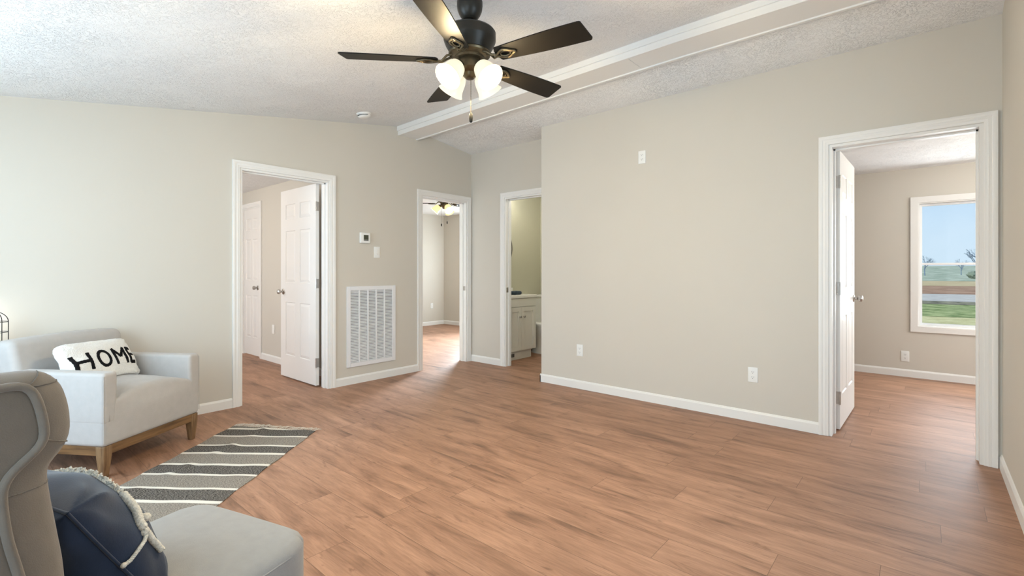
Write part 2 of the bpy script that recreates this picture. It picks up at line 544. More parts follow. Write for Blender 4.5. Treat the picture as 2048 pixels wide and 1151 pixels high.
# ------------------------------------------------------------------ mesh builder
class MB:
    def __init__(self):
        self.v, self.f = [], []

    def add(self, vs, fs):
        o = len(self.v)
        self.v += [tuple(p) for p in vs]
        self.f += [tuple(i + o for i in f) for f in fs]
        return self

    def box(self, a, b):
        (x0, y0, z0), (x1, y1, z1) = a, b
        x0, x1 = sorted((x0, x1)); y0, y1 = sorted((y0, y1)); z0, z1 = sorted((z0, z1))
        vs = [(x0, y0, z0), (x1, y0, z0), (x1, y1, z0), (x0, y1, z0),
              (x0, y0, z1), (x1, y0, z1), (x1, y1, z1), (x0, y1, z1)]
        fs = [(0, 3, 2, 1), (4, 5, 6, 7), (0, 1, 5, 4), (1, 2, 6, 5), (2, 3, 7, 6), (3, 0, 4, 7)]
        return self.add(vs, fs)

    def hexa(self, vs):
        fs = [(0, 3, 2, 1), (4, 5, 6, 7), (0, 1, 5, 4), (1, 2, 6, 5), (2, 3, 7, 6), (3, 0, 4, 7)]
        return self.add(vs, fs)

    def rings(self, rings, cap0=True, cap1=True, closed=True):
        """loft a list of rings with equal point counts"""
        n = len(rings[0])
        vs = [p for r in rings for p in r]
        fs = []
        for i in range(len(rings) - 1):
            for j in range(n if closed else n - 1):
                k = (j + 1) % n
                fs.append((i * n + j, i * n + k, (i + 1) * n + k, (i + 1) * n + j))
        if cap0:
            fs.append(tuple(reversed(range(n))))
        if cap1:
            fs.append(tuple((len(rings) - 1) * n + j for j in range(n)))
        return self.add(vs, fs)

    def lathe(self, prof, origin=(0, 0, 0), axis=(0, 0, 1), n=32):
        """prof = [(radius, height along axis)]"""
        ax = Vector(axis).normalized()
        q = ax.to_track_quat('Z', 'Y')
        o = Vector(origin)
        rs = []
        for r, h in prof:
            rs.append([o + q @ Vector((max(r, 1e-5) * cos(2 * pi * i / n), max(r, 1e-5) * sin(2 * pi * i / n), h)) for i in range(n)])
        return self.rings(rs)

    def tube(self, pts, r, n=8, closed=False):
        pts = [Vector(p) for p in pts]
        rad_ = r if callable(r) else (lambda t: r)
        rs = []
        N = len(pts)
        prev = None
        for i, p in enumerate(pts):
            if closed:
                d = pts[(i + 1) % N] - pts[i - 1]
            else:
                d = pts[min(i + 1, N - 1)] - pts[max(i - 1, 0)]
            d.normalize()
            if prev is None:
                up = Vector((0, 0, 1)) if abs(d.z) < 0.9 else Vector((1, 0, 0))
                a = d.cross(up).normalized()
            else:
                a = (prev - d * prev.dot(d)).normalized()
            prev = a
            b = d.cross(a)
            R = rad_(i / max(1, N - 1))
            rs.append([p + a * (R * cos(2 * pi * k / n)) + b * (R * sin(2 * pi * k / n)) for k in range(n)])
        if closed:
            rs.append(rs[0])
            return self.rings(rs, False, False)
        return self.rings(rs)

    def rbox(self, a, b, r, fn=None, seg=3, cuts=6):
        """rounded box with evenly cut faces, optional deformation fn(Vector)->Vector"""
        lo, hi = Vector(a), Vector(b)
        c, h = (lo + hi) / 2, (hi - lo) / 2

        def nodes(hh):
            rr = min(r, hh * 0.999)
            inner = hh - rr
            out = [-hh + rr * k / seg for k in range(seg)]
            out += [-inner + 2 * inner * k / cuts for k in range(cuts + 1)]
            out += [inner + rr * (k + 1) / seg for k in range(seg)]
            return out
        ax = [nodes(h.x), nodes(h.y), nodes(h.z)]
        idx = {}
        vs, fs = [], []

        def vert(i, j, k):
            key = (i, j, k)
            if key in idx:
                return idx[key]
            p = Vector((ax[0][i], ax[1][j], ax[2][k]))
            q = Vector([max(-(h[t] - min(r, h[t] * .999)), min(h[t] - min(r, h[t] * .999), p[t])) for t in range(3)])
            d = p - q
            if d.length > 1e-9:
                # scale cube corner on to sphere
                m_ = max(abs(d.x), abs(d.y), abs(d.z))
                d = d.normalized() * m_
            p = c + q + d
            if fn:
                p = fn(p)
            idx[key] = len(vs)
            vs.append(p)
            return idx[key]
        nx, ny, nz = len(ax[0]) - 1, len(ax[1]) - 1, len(ax[2]) - 1
        for i in range(nx):
            for j in range(ny):
                fs.append((vert(i, j, 0), vert(i, j + 1, 0), vert(i + 1, j + 1, 0), vert(i + 1, j, 0)))
                fs.append((vert(i, j, nz), vert(i + 1, j, nz), vert(i + 1, j + 1, nz), vert(i, j + 1, nz)))
        for i in range(nx):
            for k in range(nz):
                fs.append((vert(i, 0, k), vert(i + 1, 0, k), vert(i + 1, 0, k + 1), vert(i, 0, k + 1)))
                fs.append((vert(i, ny, k), vert(i, ny, k + 1), vert(i + 1, ny, k + 1), vert(i + 1, ny, k)))
        for j in range(ny):
            for k in range(nz):
                fs.append((vert(0, j, k), vert(0, j, k + 1), vert(0, j + 1, k + 1), vert(0, j + 1, k)))
                fs.append((vert(nx, j, k), vert(nx, j + 1, k), vert(nx, j + 1, k + 1), vert(nx, j, k + 1)))
        return self.add(vs, fs)

    def build(self, name, m, parent=None, smooth=35, bevel=0, loc=None, rotz=0, subsurf=0):
        me = bpy.data.meshes.new(name)
        me.from_pydata(self.v, [], self.f)
        me.validate()
        bm_ = bmesh.new()
        bm_.from_mesh(me)
        bmesh.ops.recalc_face_normals(bm_, faces=bm_.faces)
        bm_.to_mesh(me)
        bm_.free()
        me.update()
        me.materials.append(m)
        if smooth:
            me.shade_smooth()
            me.set_sharp_from_angle(angle=rad(smooth))
        o = bpy.data.objects.new(name, me)
        COL.objects.link(o)
        if parent:
            o.parent = parent
        if loc:
            o.location = loc
        if rotz:
            o.rotation_euler = (0, 0, rotz)
        if bevel:
            bm_ = o.modifiers.new('bevel', 'BEVEL')
            bm_.width = bevel
            bm_.segments = 2
            bm_.limit_method = 'ANGLE'
            bm_.angle_limit = rad(40)
            bm_.harden_normals = False
        if subsurf:
            s = o.modifiers.new('sub', 'SUBSURF')
            s.levels = s.render_levels = subsurf
        return o


def thing(name, label, cat, loc=(0, 0, 0), rotz=0, group=None):
    o = bpy.data.objects.new(name, None)
    COL.objects.link(o)
    o.empty_display_size = 0.1
    o.location = loc
    o.rotation_euler = (0, 0, rotz)
    return tag(o, label, cat, group)


def tag(o, label, cat, group=None):
    o['label'] = label
    o['category'] = cat
    if group:
        o['group'] = group
    return o


def struct(o, label=None, cat=None):
    o['kind'] = 'structure'
    if label:
        o['label'] = label
    if cat:
        o['category'] = cat
    return o


# ------------------------------------------------------------------ the room shell
XL, YB, YR, XW = -4.447, 4.005, 4.341, 0.336
YS = -0.85                       # wall behind the camera
XE, YF = -2.0, 6.79              # bedroom partition / bedroom far wall
WALL_TOP = 3.0

# floor (one continuous plank floor through every room)
struct(MB().box((-8.1, -1.0, -0.12), (2.6, 7.1, 0)).build('floor', M['floor'], smooth=0),
       'warm brown wood-look plank floor running through the rooms', 'floor')


def wall(name, m, axis, p0, p1, a0, a1, holes, top=WALL_TOP, label=None):
    """axis 'x': slab between x=p0..p1 running y=a0..a1; axis 'y' likewise. holes=[(lo,hi,zlo,zhi)]"""
    mb = MB()

    def put(lo, hi, z0, z1):
        if hi - lo < 1e-6 or z1 - z0 < 1e-6:
            return
        if axis == 'x':
            mb.box((p0, lo, z0), (p1, hi, z1))
        else:
            mb.box((lo, p0, z0), (hi, p1, z1))
    cur = a0
    for lo, hi, z0, z1 in sorted(holes):
        put(cur, lo, 0, top)
        put(lo, hi, 0, z0)
        put(lo, hi, z1, top)
        cur = hi
    put(cur, a1, 0, top)
    return struct(mb.build(name, m, smooth=0), label, 'wall' if label else None)


D1 = (1.585, 2.398)              # opening of door 1 (left wall)
D2 = (3.535, 4.268)              # opening of the far doorway in the left wall
DB = (-3.868, -3.165)            # bathroom doorway in the recess wall
D3 = (-0.519, 0.258)             # bedroom doorway in the long wall
DH = 2.043                       # opening height
TL_ = 0.12                       # partition thickness
TB = 0.15

wall('wall_left', M['wall'], 'x', XL - TL_, XL, YS - 0.1, 4.441, [(D1[0], D1[1], 0, DH), (D2[0], D2[1], 0, DH)],
     label='beige left wall with two doorways and the return air grille')
wall('wall_recess', M['wall'], 'y', YR, YR + 0.1, XL, -2.95, [(DB[0], DB[1], 0, DH)],
     label='beige recessed wall holding the bathroom doorway')
mb = MB()
mb.box((-3.053, YB, 0), (D3[0], YB + TB, WALL_TOP))
mb.box((D3[0], YB, DH), (D3[1], YB + TB, WALL_TOP))
mb.box((D3[1], YB, 0), (2.5, YB + TB, WALL_TOP))
mb.box((-3.053, YB + TB, 0), (-2.95, YR, WALL_TOP))
struct(mb.build('wall_back', M['wall'], smooth=0), 'long blank beige wall between the recess and the bedroom door', 'wall')
wall('wall_right', M['wall'], 'x', XW, XW + 0.12, YS - 0.1, YB, [(0.9, 2.8, 0.7, 2.0)],  # unseen opening added for the fill light on this side
     label='beige right wall at the edge of the view beside the bedroom door')
wall('wall_front', M['wall'], 'y', YS - 0.12, YS, XL, XW, [(-3.9, -2.1, 0.55, 1.95), (-1.35, -0.15, 0.55, 1.95)])  # second opening added for the fill light behind the camera
# the rooms beyond
wall('wall_bedroom', M['wall'], 'y', YF, YF + 0.12, XE, 2.5, [(-0.07, 0.85, 0.56, 1.89)],
     label='beige bedroom wall with the window, seen through the right doorway')
wall('wall_bedroom_left', M['wall'], 'x', XE - 0.1, XE, YB + TB, YF + 0.12, [])
wall('wall_bedroom_right', M['wall'], 'x', 2.5, 2.62, YB, YF + 0.12, [(4.7, 6.2, 0.7, 2.0)])
wall('wall_hall', M['wall'], 'y', 2.63, 2.75, -8.0, XL - TL_, [(-7.262, -6.682, 0, 2.022)],
     label='beige wall beyond the left doorway holding a narrow closed door')
wall('wall_far_left', M['wall'], 'x', -8.1, -7.98, -1.0, 7.08, [],
     label='pale wall at the far end seen through the middle doorway')
wall('wall_far_back', M['wall'], 'y', 6.96, 7.08, -7.98, -4.57, [(-7.15, -5.75, 0.65, 1.95)])
wall('wall_far_front', M['wall'], 'y', -1.0, -0.88, -7.98, XL - TL_, [(-6.9, -5.5, 0.65, 1.95)])
wall('wall_bath_left', M['bath_wall'], 'x', -4.57, -4.445, 4.441, 7.08, [])
wall('wall_bath_back', M['bath_wall'], 'y', 5.80, 5.90, -4.445, -2.1, [],
     label='olive lit bathroom back wall')
wall('wall_bath_right', M['bath_wall'], 'x', -2.90, -2.80, 4.441, 5.80, [])


# ceilings -------------------------------------------------------------
def zc(x, y):
    t = max(0.0, min(1.0, (x - XL) / 3.15))
    if y <= 3.34:
        z = 2.268 + 0.1622 * (y - 0.18)
        return z + 0.05 * t * max(0, y) / 3.34
    pk = 2.268 + 0.1622 * (3.34 - 0.18) + 0.05 * t
    s = max(0.0, min(1.0, (x - XL) / 1.394))
    z4 = 2.695 + (2.661 - 2.695) * s
    if y <= 4.005:
        k = (y - 3.34) / (4.005 - 3.34)
        return pk + (z4 - pk) * k
    return z4 + (2.652 - z4) * (y - 4.005) / (4.341 - 4.005)


xs = [XL - 0.06, XL, -3.75, -3.05, -2.2, -1.3, -0.4, XW, XW + 0.06]
ys = [YS - 0.06, YS, 0.0, 0.8, 1.6, 2.4, 3.0, 3.205, 3.34, 3.471, 3.6, 3.8, 4.005, 4.2, 4.341, 4.38]
mb = MB()
vs = [(x, y, zc(x, y)) for y in ys for x in xs] + [(x, y, zc(x, y) + 0.12) for y in ys for x in xs]
n_, m_ = len(xs), len(ys)
fs = []
for j in range(m_ - 1):
    for i in range(n_ - 1):
        a = j * n_ + i
        fs.append((a, a + n_, a + n_ + 1, a + 1))
        b = a + n_ * m_
        fs.append((b, b + 1, b + n_ + 1, b + n_))
for i in range(n_ - 1):
    for j in (0, m_ - 1):
        a = j * n_ + i
        fs.append((a, a + 1, a + 1 + n_ * m_, a + n_ * m_))
for j in range(m_ - 1):
    for i in (0, n_ - 1):
        a = j * n_ + i
        fs.append((a, a + n_, a + n_ + n_ * m_, a + n_ * m_))
mb.add(vs, fs)
struct(mb.build('ceiling', M['ceiling'], smooth=20), 'white stomp-textured vaulted ceiling of the main room', 'ceiling')
struct(MB().box((-8.0, -1.0, 2.245), (XL - TL_, 2.66, 2.36)).build('ceiling_hall', M['ceiling'], smooth=0))
struct(MB().box((-8.0, 2.72, 2.35), (XL - TL_, 7.08, 2.46)).build('ceiling_far_room', M['ceiling'], smooth=0))
struct(MB().box((-4.5, 4.40, 2.32), (-2.8, 5.85, 2.43)).build('ceiling_bath', M['ceiling'], smooth=0))
struct(MB().box((-2.05, YB + TB - 0.02, 2.265), (2.55, YF + 0.06, 2.38)).build('ceiling_bedroom', M['ceiling'], smooth=0),
       'white textured bedroom ceiling seen through the right doorway', 'ceiling')

# ridge beam: boxed trim with a two-step front fascia
mb = MB()


def beam(x, y, dz):
    t = max(0.0, min(1.0, (x - XL) / 3.1))
    return (x, y, 2.660 + 0.055 * t + dz)


bx = [XL + 0.001, -1.83, -1.828, XW - 0.001]
stations = [XL + 0.001, -3.4, -2.3, -1.3, XW - 0.001]


def beam_bar(y0, y1, z0, z1, st):
    rs = []
    for x in st:
        rs.append([beam(x, y0, z0), beam(x, y1, z0), beam(x, y1, z1), beam(x, y0, z1)])
    mb.rings(rs)


beam_bar(3.215, 3.471, 0.006, 0.16, [XL + 0.001, -3.4, -2.3, -1.662])
beam_bar(3.215, 3.471, 0.006, 0.16, [-1.660, -1.3, XW - 0.001])
beam_bar(3.205, 3.225, 0.0, 0.16, stations)          # lower fascia
beam_bar(3.192, 3.206, 0.047, 0.16, stations)        # upper fascia, proud
beam_bar(3.453, 3.478, -0.004, 0.12, stations)       # small back stop
struct(mb.build('trim_1', M['trim'], smooth=0, bevel=0.002), 'white boxed ridge beam crossing the ceiling', 'beam')


# casings --------------------------------------------------------------
def casing(name, label, axis, face, sgn, lo, hi, top, thick, jamb_lo=True, jamb_hi=True, right_leg=True, stop=None):
    """door casing on the main-room face plus jamb liners through the wall.
    axis 'x': wall plane x=face, room on the +x side (sgn=+1). axis 'y': plane y=face, room on -y (sgn=-1)."""
    mb = MB()

    def b(a0, a1, d0, d1, z0, z1):
        p0, p1 = face + sgn * d0, face + sgn * d1
        if axis == 'x':
            mb.box((p0, a0, z0), (p1, a1, z1))
        else:
            mb.box((a0, p0, z0), (a1, p1, z1))
    # mitred moulding swept up one leg, across the head and down the other
    prof = [(0, 0), (0, 0.009), (0.004, 0.0115), (0.014, 0.0115), (0.020, 0.014), (0.026, 0.0125), (0.034, 0.0125), (0.040, 0.0165), (0.055, 0.018), (0.060, 0.0165), (0.061, 0.012), (0.061, 0)]
    rs = []
    for k in range(4):
        ring = []
        for q, d in prof:
            a = lo - q if k < 2 else hi + q
            z = 0 if k in (0, 3) else top + q
            ring.append((face + sgn * d, a, z) if axis == 'x' else (a, face + sgn * d, z))
        rs.append(ring)
    mb.rings(rs)
    # jamb liner
    J = 0.018
    b(lo - 0.001, lo + J, 0.002, -thick - 0.002, 0, top - 0.0005)
    b(hi - J, hi + 0.001, 0.002, -thick - 0.002, 0, top - 0.0005)
    b(lo + J, hi - J, 0.0018, -thick - 0.0018, top - J, top - 0.0005)
    if stop:
        s0, s1 = stop
        b(lo + J, lo + J + 0.011, -s0, -s1, 0, top - J)
        b(hi - J - 0.011, hi - J, -s0, -s1, 0, top - J)
        b(lo + J, hi - J, -s0, -s1, top - J - 0.011, top - J)
    return struct(mb.build(name, M['trim'], smooth=30), label, 'door casing')


casing('trim_2', 'white casing around the left doorway with the open panel door', 'x', XL, 1, D1[0], D1[1], DH - 0.004, TL_, stop=(0.045, 0.08))
c2 = casing('trim_3', 'white casing around the middle doorway in the corner', 'x', XL, 1, D2[0], D2[1], DH - 0.004, TL_, stop=(0.05, 0.085))
c3 = casing('trim_4', 'white casing around the bathroom doorway in the recess', 'y', YR, -1, DB[0], DB[1], DH - 0.004, 0.1, stop=(0.05, 0.085))
c4 = casing('trim_5', 'white casing around the right bedroom doorway', 'y', YB, -1, D3[0], D3[1], DH - 0.004, TB, stop=(0.075, 0.11))
# latch strikes
MB().box((-4.50, D2[1] - 0.0215, 0.905), (-4.462, D2[1] - 0.0178, 0.96)).build('strike_plate', M['nickel'], c2, smooth=0)
MB().box((DB[0] + 0.0178, YR + 0.012, 0.895), (DB[0] + 0.0215, YR + 0.045, 0.955)).build('strike_plate', M['nickel'], c3, smooth=0)


# baseboards -------------------------------------------------------------
def base(mb, axis, face, sgn, a0, a1):
    h, t = 0.0818, 0.0125
    prof = [(0, 0), (t, 0), (t, h - 0.016), (t * 0.45, h - 0.003), (0, h)]
    rs = []
    for a in (a0, a1):
        if axis == 'x':
            rs.append([(face + sgn * d, a, z) for d, z in prof])
        else:
            rs.append([(a, face + sgn * d, z) for d, z in prof])
    mb.rings(rs)


mb = MB(); base(mb, 'x', XL, 1, YS, D1[0] - 0.061); base(mb, 'x', XL, 1, D1[1] + 0.061, D2[0] - 0.061)
struct(mb.build('baseboard_left', M['trim'], smooth=0), 'white baseboard along the left wall', 'baseboard')
mb = MB(); base(mb, 'y', YR, -1, XL, DB[0] - 0.061)
struct(mb.build('baseboard_recess', M['trim'], smooth=0), 'short white baseboard beside the bathroom doorway', 'baseboard')
mb = MB(); base(mb, 'y', YB, -1, -3.0655, D3[0] - 0.061); base(mb, 'x', -3.053, -1, YB - 0.0125, YR)
struct(mb.build('baseboard_back', M['trim'], smooth=0), 'long white baseboard under the blank wall', 'baseboard')
mb = MB(); base(mb, 'x', XW, -1, YS, YB)
struct(mb.build('baseboard_right', M['trim'], smooth=0), 'white baseboard running along the right wall', 'baseboard')
mb = MB(); base(mb, 'y', YF, -1, XE, 2.5)
struct(mb.build('baseboard_bedroom', M['trim'], smooth=0), 'white baseboard under the bedroom window', 'baseboard')
mb = MB(); base(mb, 'x', -7.98, 1, 2.75, 6.96); base(mb, 'y', 6.96, -1, -7.98, -4.57)
struct(mb.build('baseboard_far_room', M['trim'], smooth=0), 'white baseboard in the far room corner', 'baseboard')
mb = MB(); base(mb, 'y', 2.63, -1, -7.98, -7.318); base(mb, 'y', 2.63, -1, -6.626, XL - TL_)
struct(mb.build('baseboard_hall', M['trim'], smooth=0), 'white baseboard behind the open left door', 'baseboard')
mb = MB(); base(mb, 'x', -4.445, 1, 5.13, 5.80); base(mb, 'y', 5.80, -1, -4.445, -2.9)
struct(mb.build('baseboard_bath', M['trim'], smooth=0))


# doors -------------------------------------------------------------------
def door_leaf(name, label, w, h, loc, rotz, side=1, knob_z=0.93, hinges=True, panels=None):
    """leaf: hinge at origin, runs +X, thickness y 0..side*0.035"""
    T = 0.035
    z0 = 0.014
    st, mid = 0.115 * w / 0.78, 0.10 * w / 0.78
    pw = (w - 2 * st - mid) / 2
    cols = [(st, st + pw), (st + pw + mid, w - st)]
    rows = panels or [(0.25, 0.82), (1.03, 1.585), (1.71, 1.87)]
    d = 0.007
    mb = MB()
    mb.box((0, d, z0), (w, T - d, h))
    for ya, yb in ((0, d), (T - d, T)):
        for xa, xb in ((0, cols[0][0]), (cols[0][1], cols[1][0]), (cols[1][1], w)):
            mb.box((xa, ya, z0), (xb, yb, h))
        zz = [z0] + [q for r in rows for q in r] + [h]
        for xa, xb in cols:
            for i in range(0, len(zz), 2):
                mb.box((xa, ya, zz[i]), (xb, yb, zz[i + 1]))
    for xa, xb in cols:
        for za, zb in rows:
            for y_in, y_out in ((d, 0.0008), (T - d, T - 0.0008)):
                a, b_ = 0.006, 0.034
                r0 = [(xa + a, y_in, za + a), (xb - a, y_in, za + a), (xb - a, y_in, zb - a), (xa + a, y_in, zb - a)]
                r1 = [(xa + b_, y_out, za + b_), (xb - b_, y_out, za + b_), (xb - b_, y_out, zb - b_), (xa + b_, y_out, zb - b_)]
                mb.rings([r0, r1], cap0=False)
            # sloped moulding from the face down to the recess
            for y_f, y_in in ((0, d), (T, T - d)):
                r0 = [(xa, y_f, za), (xb, y_f, za), (xb, y_f, zb), (xa, y_f, zb)]
                a = 0.006
                r1 = [(xa + a, y_in, za + a), (xb - a, y_in, za + a), (xb - a, y_in, zb - a), (xa + a, y_in, zb - a)]
                mb.rings([r0, r1], cap0=False, cap1=False)
    if side < 0:
        mb.v = [(x, y - T, z) for x, y, z in mb.v]
    o = mb.build(name, M['door'], smooth=0)
    o.location = loc
    o.rotation_euler = (0, 0, rotz)
    struct(o, label, 'door')
    yo = 0 if side > 0 else -T
    kx = w - 0.062
    for s_, yb in ((-1, yo), (1, yo + T)):
        k = MB()
        k.lathe([(0.0, 0), (0.031, 0.0), (0.031, 0.004), (0.026, 0.008), (0.012, 0.011), (0.011, 0.026), (0.019, 0.032),
                 (0.0255, 0.040), (0.0265, 0.050), (0.024, 0.060), (0.015, 0.066), (0.0, 0.067)], (kx, yb, knob_z), (0, s_, 0), 24)
        k.build('handle', M['nickel'], o, smooth=40)
    if hinges:
        for hz in (0.24, 1.03, 1.80):
            hb = MB()
            hb.lathe([(0, -0.047), (0.0065, -0.047), (0.0065, 0.047), (0, 0.047)], (-0.006, yo + (T if side > 0 else 0) * 0 + (T if side > 0 else 0), hz), (0, 0, 1), 12)
            hb.box((-0.0022, yo + 0.004, hz - 0.045), (0.0, yo + T + 0.0 , hz + 0.045))
            for q in (-0.03, 0, 0.03):
                hb.lathe([(0, 0), (0.0035, 0.0), (0.0028, 0.0016), (0, 0.0018)], (-0.002, yo + 0.014 + 0.004 * (q == 0), hz + q), (-1, 0, 0), 10)
            hb.build('hinge', M['nickel'], o, smooth=35)
    return o


door_leaf('door_1', 'white six-panel door standing open in the left doorway', 0.785, 2.025, (-4.600, 2.372, 0), rad(180))
d3 = door_leaf('door_2', 'white six-panel door seen edge-on, open in the right bedroom doorway', 0.765, 2.025, (-0.508, YB + TB + 0.015, 0), rad(89), side=-1)
door_leaf('door_3', 'narrow closed white door beyond the left doorway', 0.535, 2.0, (-7.24, 2.635, 0), 0,
          panels=[(0.25, 0.82), (1.03, 1.585), (1.71, 1.87)])
casing('trim_6', 'white casing around the narrow closed door beyond the left doorway', 'y', 2.63, -1, -7.262, -6.682, 2.018, 0.12)


# windows ----------------------------------------------------------------
def window(name, label, x0, x1, z0, z1, yface, sgn, thick=0.12):
    """opening in a y-wall; the room lies on the sgn side of yface"""
    mb = MB()
    W = 0.062

    def b(a0, a1, d0, d1, zz0, zz1, m=mb):
        m.box((a0, yface + sgn * d0, zz0), (a1, yface + sgn * d1, zz1))
    for lo, hi in ((x0 - W, x0), (x1, x1 + W)):
        b(lo, hi, 0, 0.018, z0 - W, z1 + W)
    b(x0, x1, 0, 0.018, z1, z1 + W)
    b(x0, x1, 0, 0.018, z0 - W, z0)
    J = 0.012
    b(x0, x0 + J, 0.004, -thick, z0, z1); b(x1 - J, x1, 0.004, -thick, z0, z1)
    b(x0 + J, x1 - J, 0.0036, -thick, z1 - J, z1); b(x0 + J, x1 - J, 0.0036, -thick, z0, z0 + J)
    o = struct(mb.build(name, M['trim'], smooth=0), label, 'window')
    zm = (z0 + z1) / 2 + 0.005
    for sname, za, zb, dd in (('upper_sash', zm - 0.012, z1 - J, 0.072), ('lower_sash', z0 + J, zm + 0.012, 0.045)):
        s = MB()
        f = 0.022
        for lo, hi in ((x0 + J, x0 + J + f), (x1 - J - f, x1 - J)):
            b(lo, hi, -dd, -dd - 0.025, za, zb, s)
        b(x0 + J + f, x1 - J - f, -dd - 0.0005, -dd - 0.0245, zb - f, zb, s)
        b(x0 + J + f, x1 - J - f, -dd - 0.0005, -dd - 0.0245, za, za + f, s)
        so = s.build(sname, M['vinyl'], o, smooth=0)
        g = MB()
        b(x0 + J + f - 0.004, x1 - J - f + 0.004, -dd - 0.010, -dd - 0.014, za + f - 0.004, zb - f + 0.004, g)
        g.build('pane', M['glass'], so, smooth=0)
    return o


window('window_1', 'white double-hung bedroom window looking on to a field', -0.07, 0.85, 0.56, 1.89, YF, -1)


# ------------------------------------------------------------------ fittings on the walls
def outlet(label, loc, rotz, group=None):
    """duplex receptacle: local +x along the wall, -y into the room"""
    t = thing('wall_outlet', label, 'outlet', loc, rotz, group)
    MB().rbox((-0.035, -0.006, -0.0575), (0.035, 0.0, 0.0575), 0.0025, seg=2, cuts=1).build('plate', M['plate'], t, smooth=50)
    for s in (-1, 1):
        r = MB()
        ring = [(0.0165 * cos(a) * (1.0 if abs(cos(a)) > .7 else 1.0), max(-0.0125, min(0.0125, 0.0165 * sin(a)))) for a in [2 * pi * i / 28 for i in range(28)]]
        r.rings([[(x, -0.0055, z + s * 0.0195) for x, z in ring], [(x, -0.0078, z + s * 0.0195) for x, z in ring]])
        ro = r.build('receptacle', M['plate'], t, smooth=30)
        q = MB()
        q.box((-0.0078, -0.0082, s * 0.0195 - 0.001), (-0.0055, -0.0076, s * 0.0195 + 0.0075))
        q.box((0.0055, -0.0082, s * 0.0195 - 0.0005), (0.0078, -0.0076, s * 0.0195 + 0.0065))
        q.lathe([(0, 0), (0.0026, 0), (0.0026, 0.0006), (0, 0.0006)], (0, -0.0076, s * 0.0195 - 0.0065), (0, -1, 0), 10)
        q.build('slots', M['slot'], ro, smooth=0)
    return t


outlet('white outlet low on the blank wall near the recess corner', (-2.577, YB, 0.377), 0)
outlet('white outlet low on the blank wall, nearest the bedroom doorway', (-1.010, YB, 0.359), 0)
outlet('white outlet set high on the blank wall near the ceiling', (-1.923, YB, 2.171), 0)
outlet('white outlet below the bedroom window', (-0.178, YF, 0.223), 0)
outlet('white outlet on the far room wall seen through the middle doorway', (-7.98, 6.62, 0.41), rad(90))

t = thing('wall_plate', 'blank white wall plate beside the narrow closed door', 'wall plate', (-6.266, 2.63, 0.416), 0)
MB().rbox((-0.035, -0.008, -0.0575), (0.035, 0.0, 0.0575), 0.003, seg=2, cuts=1).build('plate', M['plate'], t, smooth=50)

t = thing('light_switch', 'white switch plate below the thermostat on the left wall', 'switch', (XL, 2.935, 1.355), rad(90))
MB().rbox((-0.036, -0.007, -0.0585), (0.036, 0.0, 0.0585), 0.003, seg=2, cuts=1).build('plate', M['plate'], t, smooth=50)
mb = MB()
mb.box((-0.0165, -0.0085, -0.033), (0.0165, -0.006, 0.033))
mb.build('insert', M['plate'], t, smooth=0, bevel=0.001)
for s in (-1, 1):
    mb = MB()
    mb.hexa([(-0.006, -0.0085, s * 0.015 - 0.011), (0.006, -0.0085, s * 0.015 - 0.011), (0.006, -0.0083, s * 0.015 + 0.011), (-0.006, -0.0083, s * 0.015 + 0.011),
             (-0.005, -0.0145, s * 0.015 + 0.000), (0.005, -0.0145, s * 0.015 + 0.000), (0.005, -0.0125, s * 0.015 + 0.008), (-0.005, -0.0125, s * 0.015 + 0.008)])
    mb.build('toggle', M['trim'], t, smooth=0)

t = thing('thermostat', 'white square thermostat with a small dark screen on the left wall', 'thermostat', (XL, 2.783, 1.500), rad(90))
MB().rbox((-0.055, -0.004, -0.055), (0.055, 0.0, 0.055), 0.002, seg=2, cuts=1).build('back_plate', M['plate'], t, smooth=50)
MB().rbox((-0.058, -0.030, -0.056), (0.058, -0.003, 0.056), 0.010, seg=3, cuts=2).build('body', M['plate'], t, smooth=50)
mb = MB(); mb.box((-0.022, -0.0308, -0.020), (0.034, -0.0295, 0.030))
mb.build('screen', M['lcd'], t, smooth=0)
mb = MB(); mb.box((-0.022, -0.0306, -0.030), (0.034, -0.0295, -0.0215))
mb.build('button_bar', M['slot'], t, smooth=0)

# return air grille
GY, GZ0, GZ1 = 2.875, 0.174, 0.997
t = thing('return_air_grille', 'large white louvered return air grille low on the left wall', 'air vent', (XL, GY, GZ0), rad(90))
hw, hh = 0.294, GZ1 - GZ0
mb = MB()
fw = 0.042
mb.box((-hw, -0.013, 0), (-hw + fw, 0, hh)); mb.box((hw - fw, -0.013, 0), (hw, 0, hh))
mb.box((-hw + fw, -0.013, 0), (hw - fw, 0, fw)); mb.box((-hw + fw, -0.013, hh - fw), (hw - fw, 0, hh))
ncol = 5
cw = (2 * hw - 2 * fw)
for k in range(1, ncol):
    x = -hw + fw + cw * k / ncol
    mb.box((x - 0.0085, -0.0128, fw), (x + 0.0085, -0.001, hh - fw))
mb.build('frame', M['grille'], t, smooth=0, bevel=0.003)
mb = MB()
nsl = 47
for k in range(ncol):
    xa = -hw + fw + cw * k / ncol + (0.0085 if k else 0)
    xb = -hw + fw + cw * (k + 1) / ncol - (0.0085 if k < ncol - 1 else 0)
    for i in range(nsl):
        z = fw + (hh - 2 * fw) * (i + 0.5) / nsl
        dz = 0.0052
        mb.hexa([(xa, -0.0115, z - dz), (xb, -0.0115, z - dz), (xb, -0.0035, z + dz - 0.0015), (xa, -0.0035, z + dz - 0.0015),
                 (xa, -0.0120, z - dz + 0.0020), (xb, -0.0120, z - dz + 0.0020), (xb, -0.0035, z + dz + 0.0005), (xa, -0.0035, z + dz + 0.0005)])
mb.build('louvers', M['grille'], t, smooth=0)
mb = MB(); mb.box((-hw + fw - 0.002, -0.0022, fw - 0.002), (hw - fw + 0.002, -0.0004, hh - fw + 0.002))  # dark sheet standing in for the shaded cavity behind the louvers
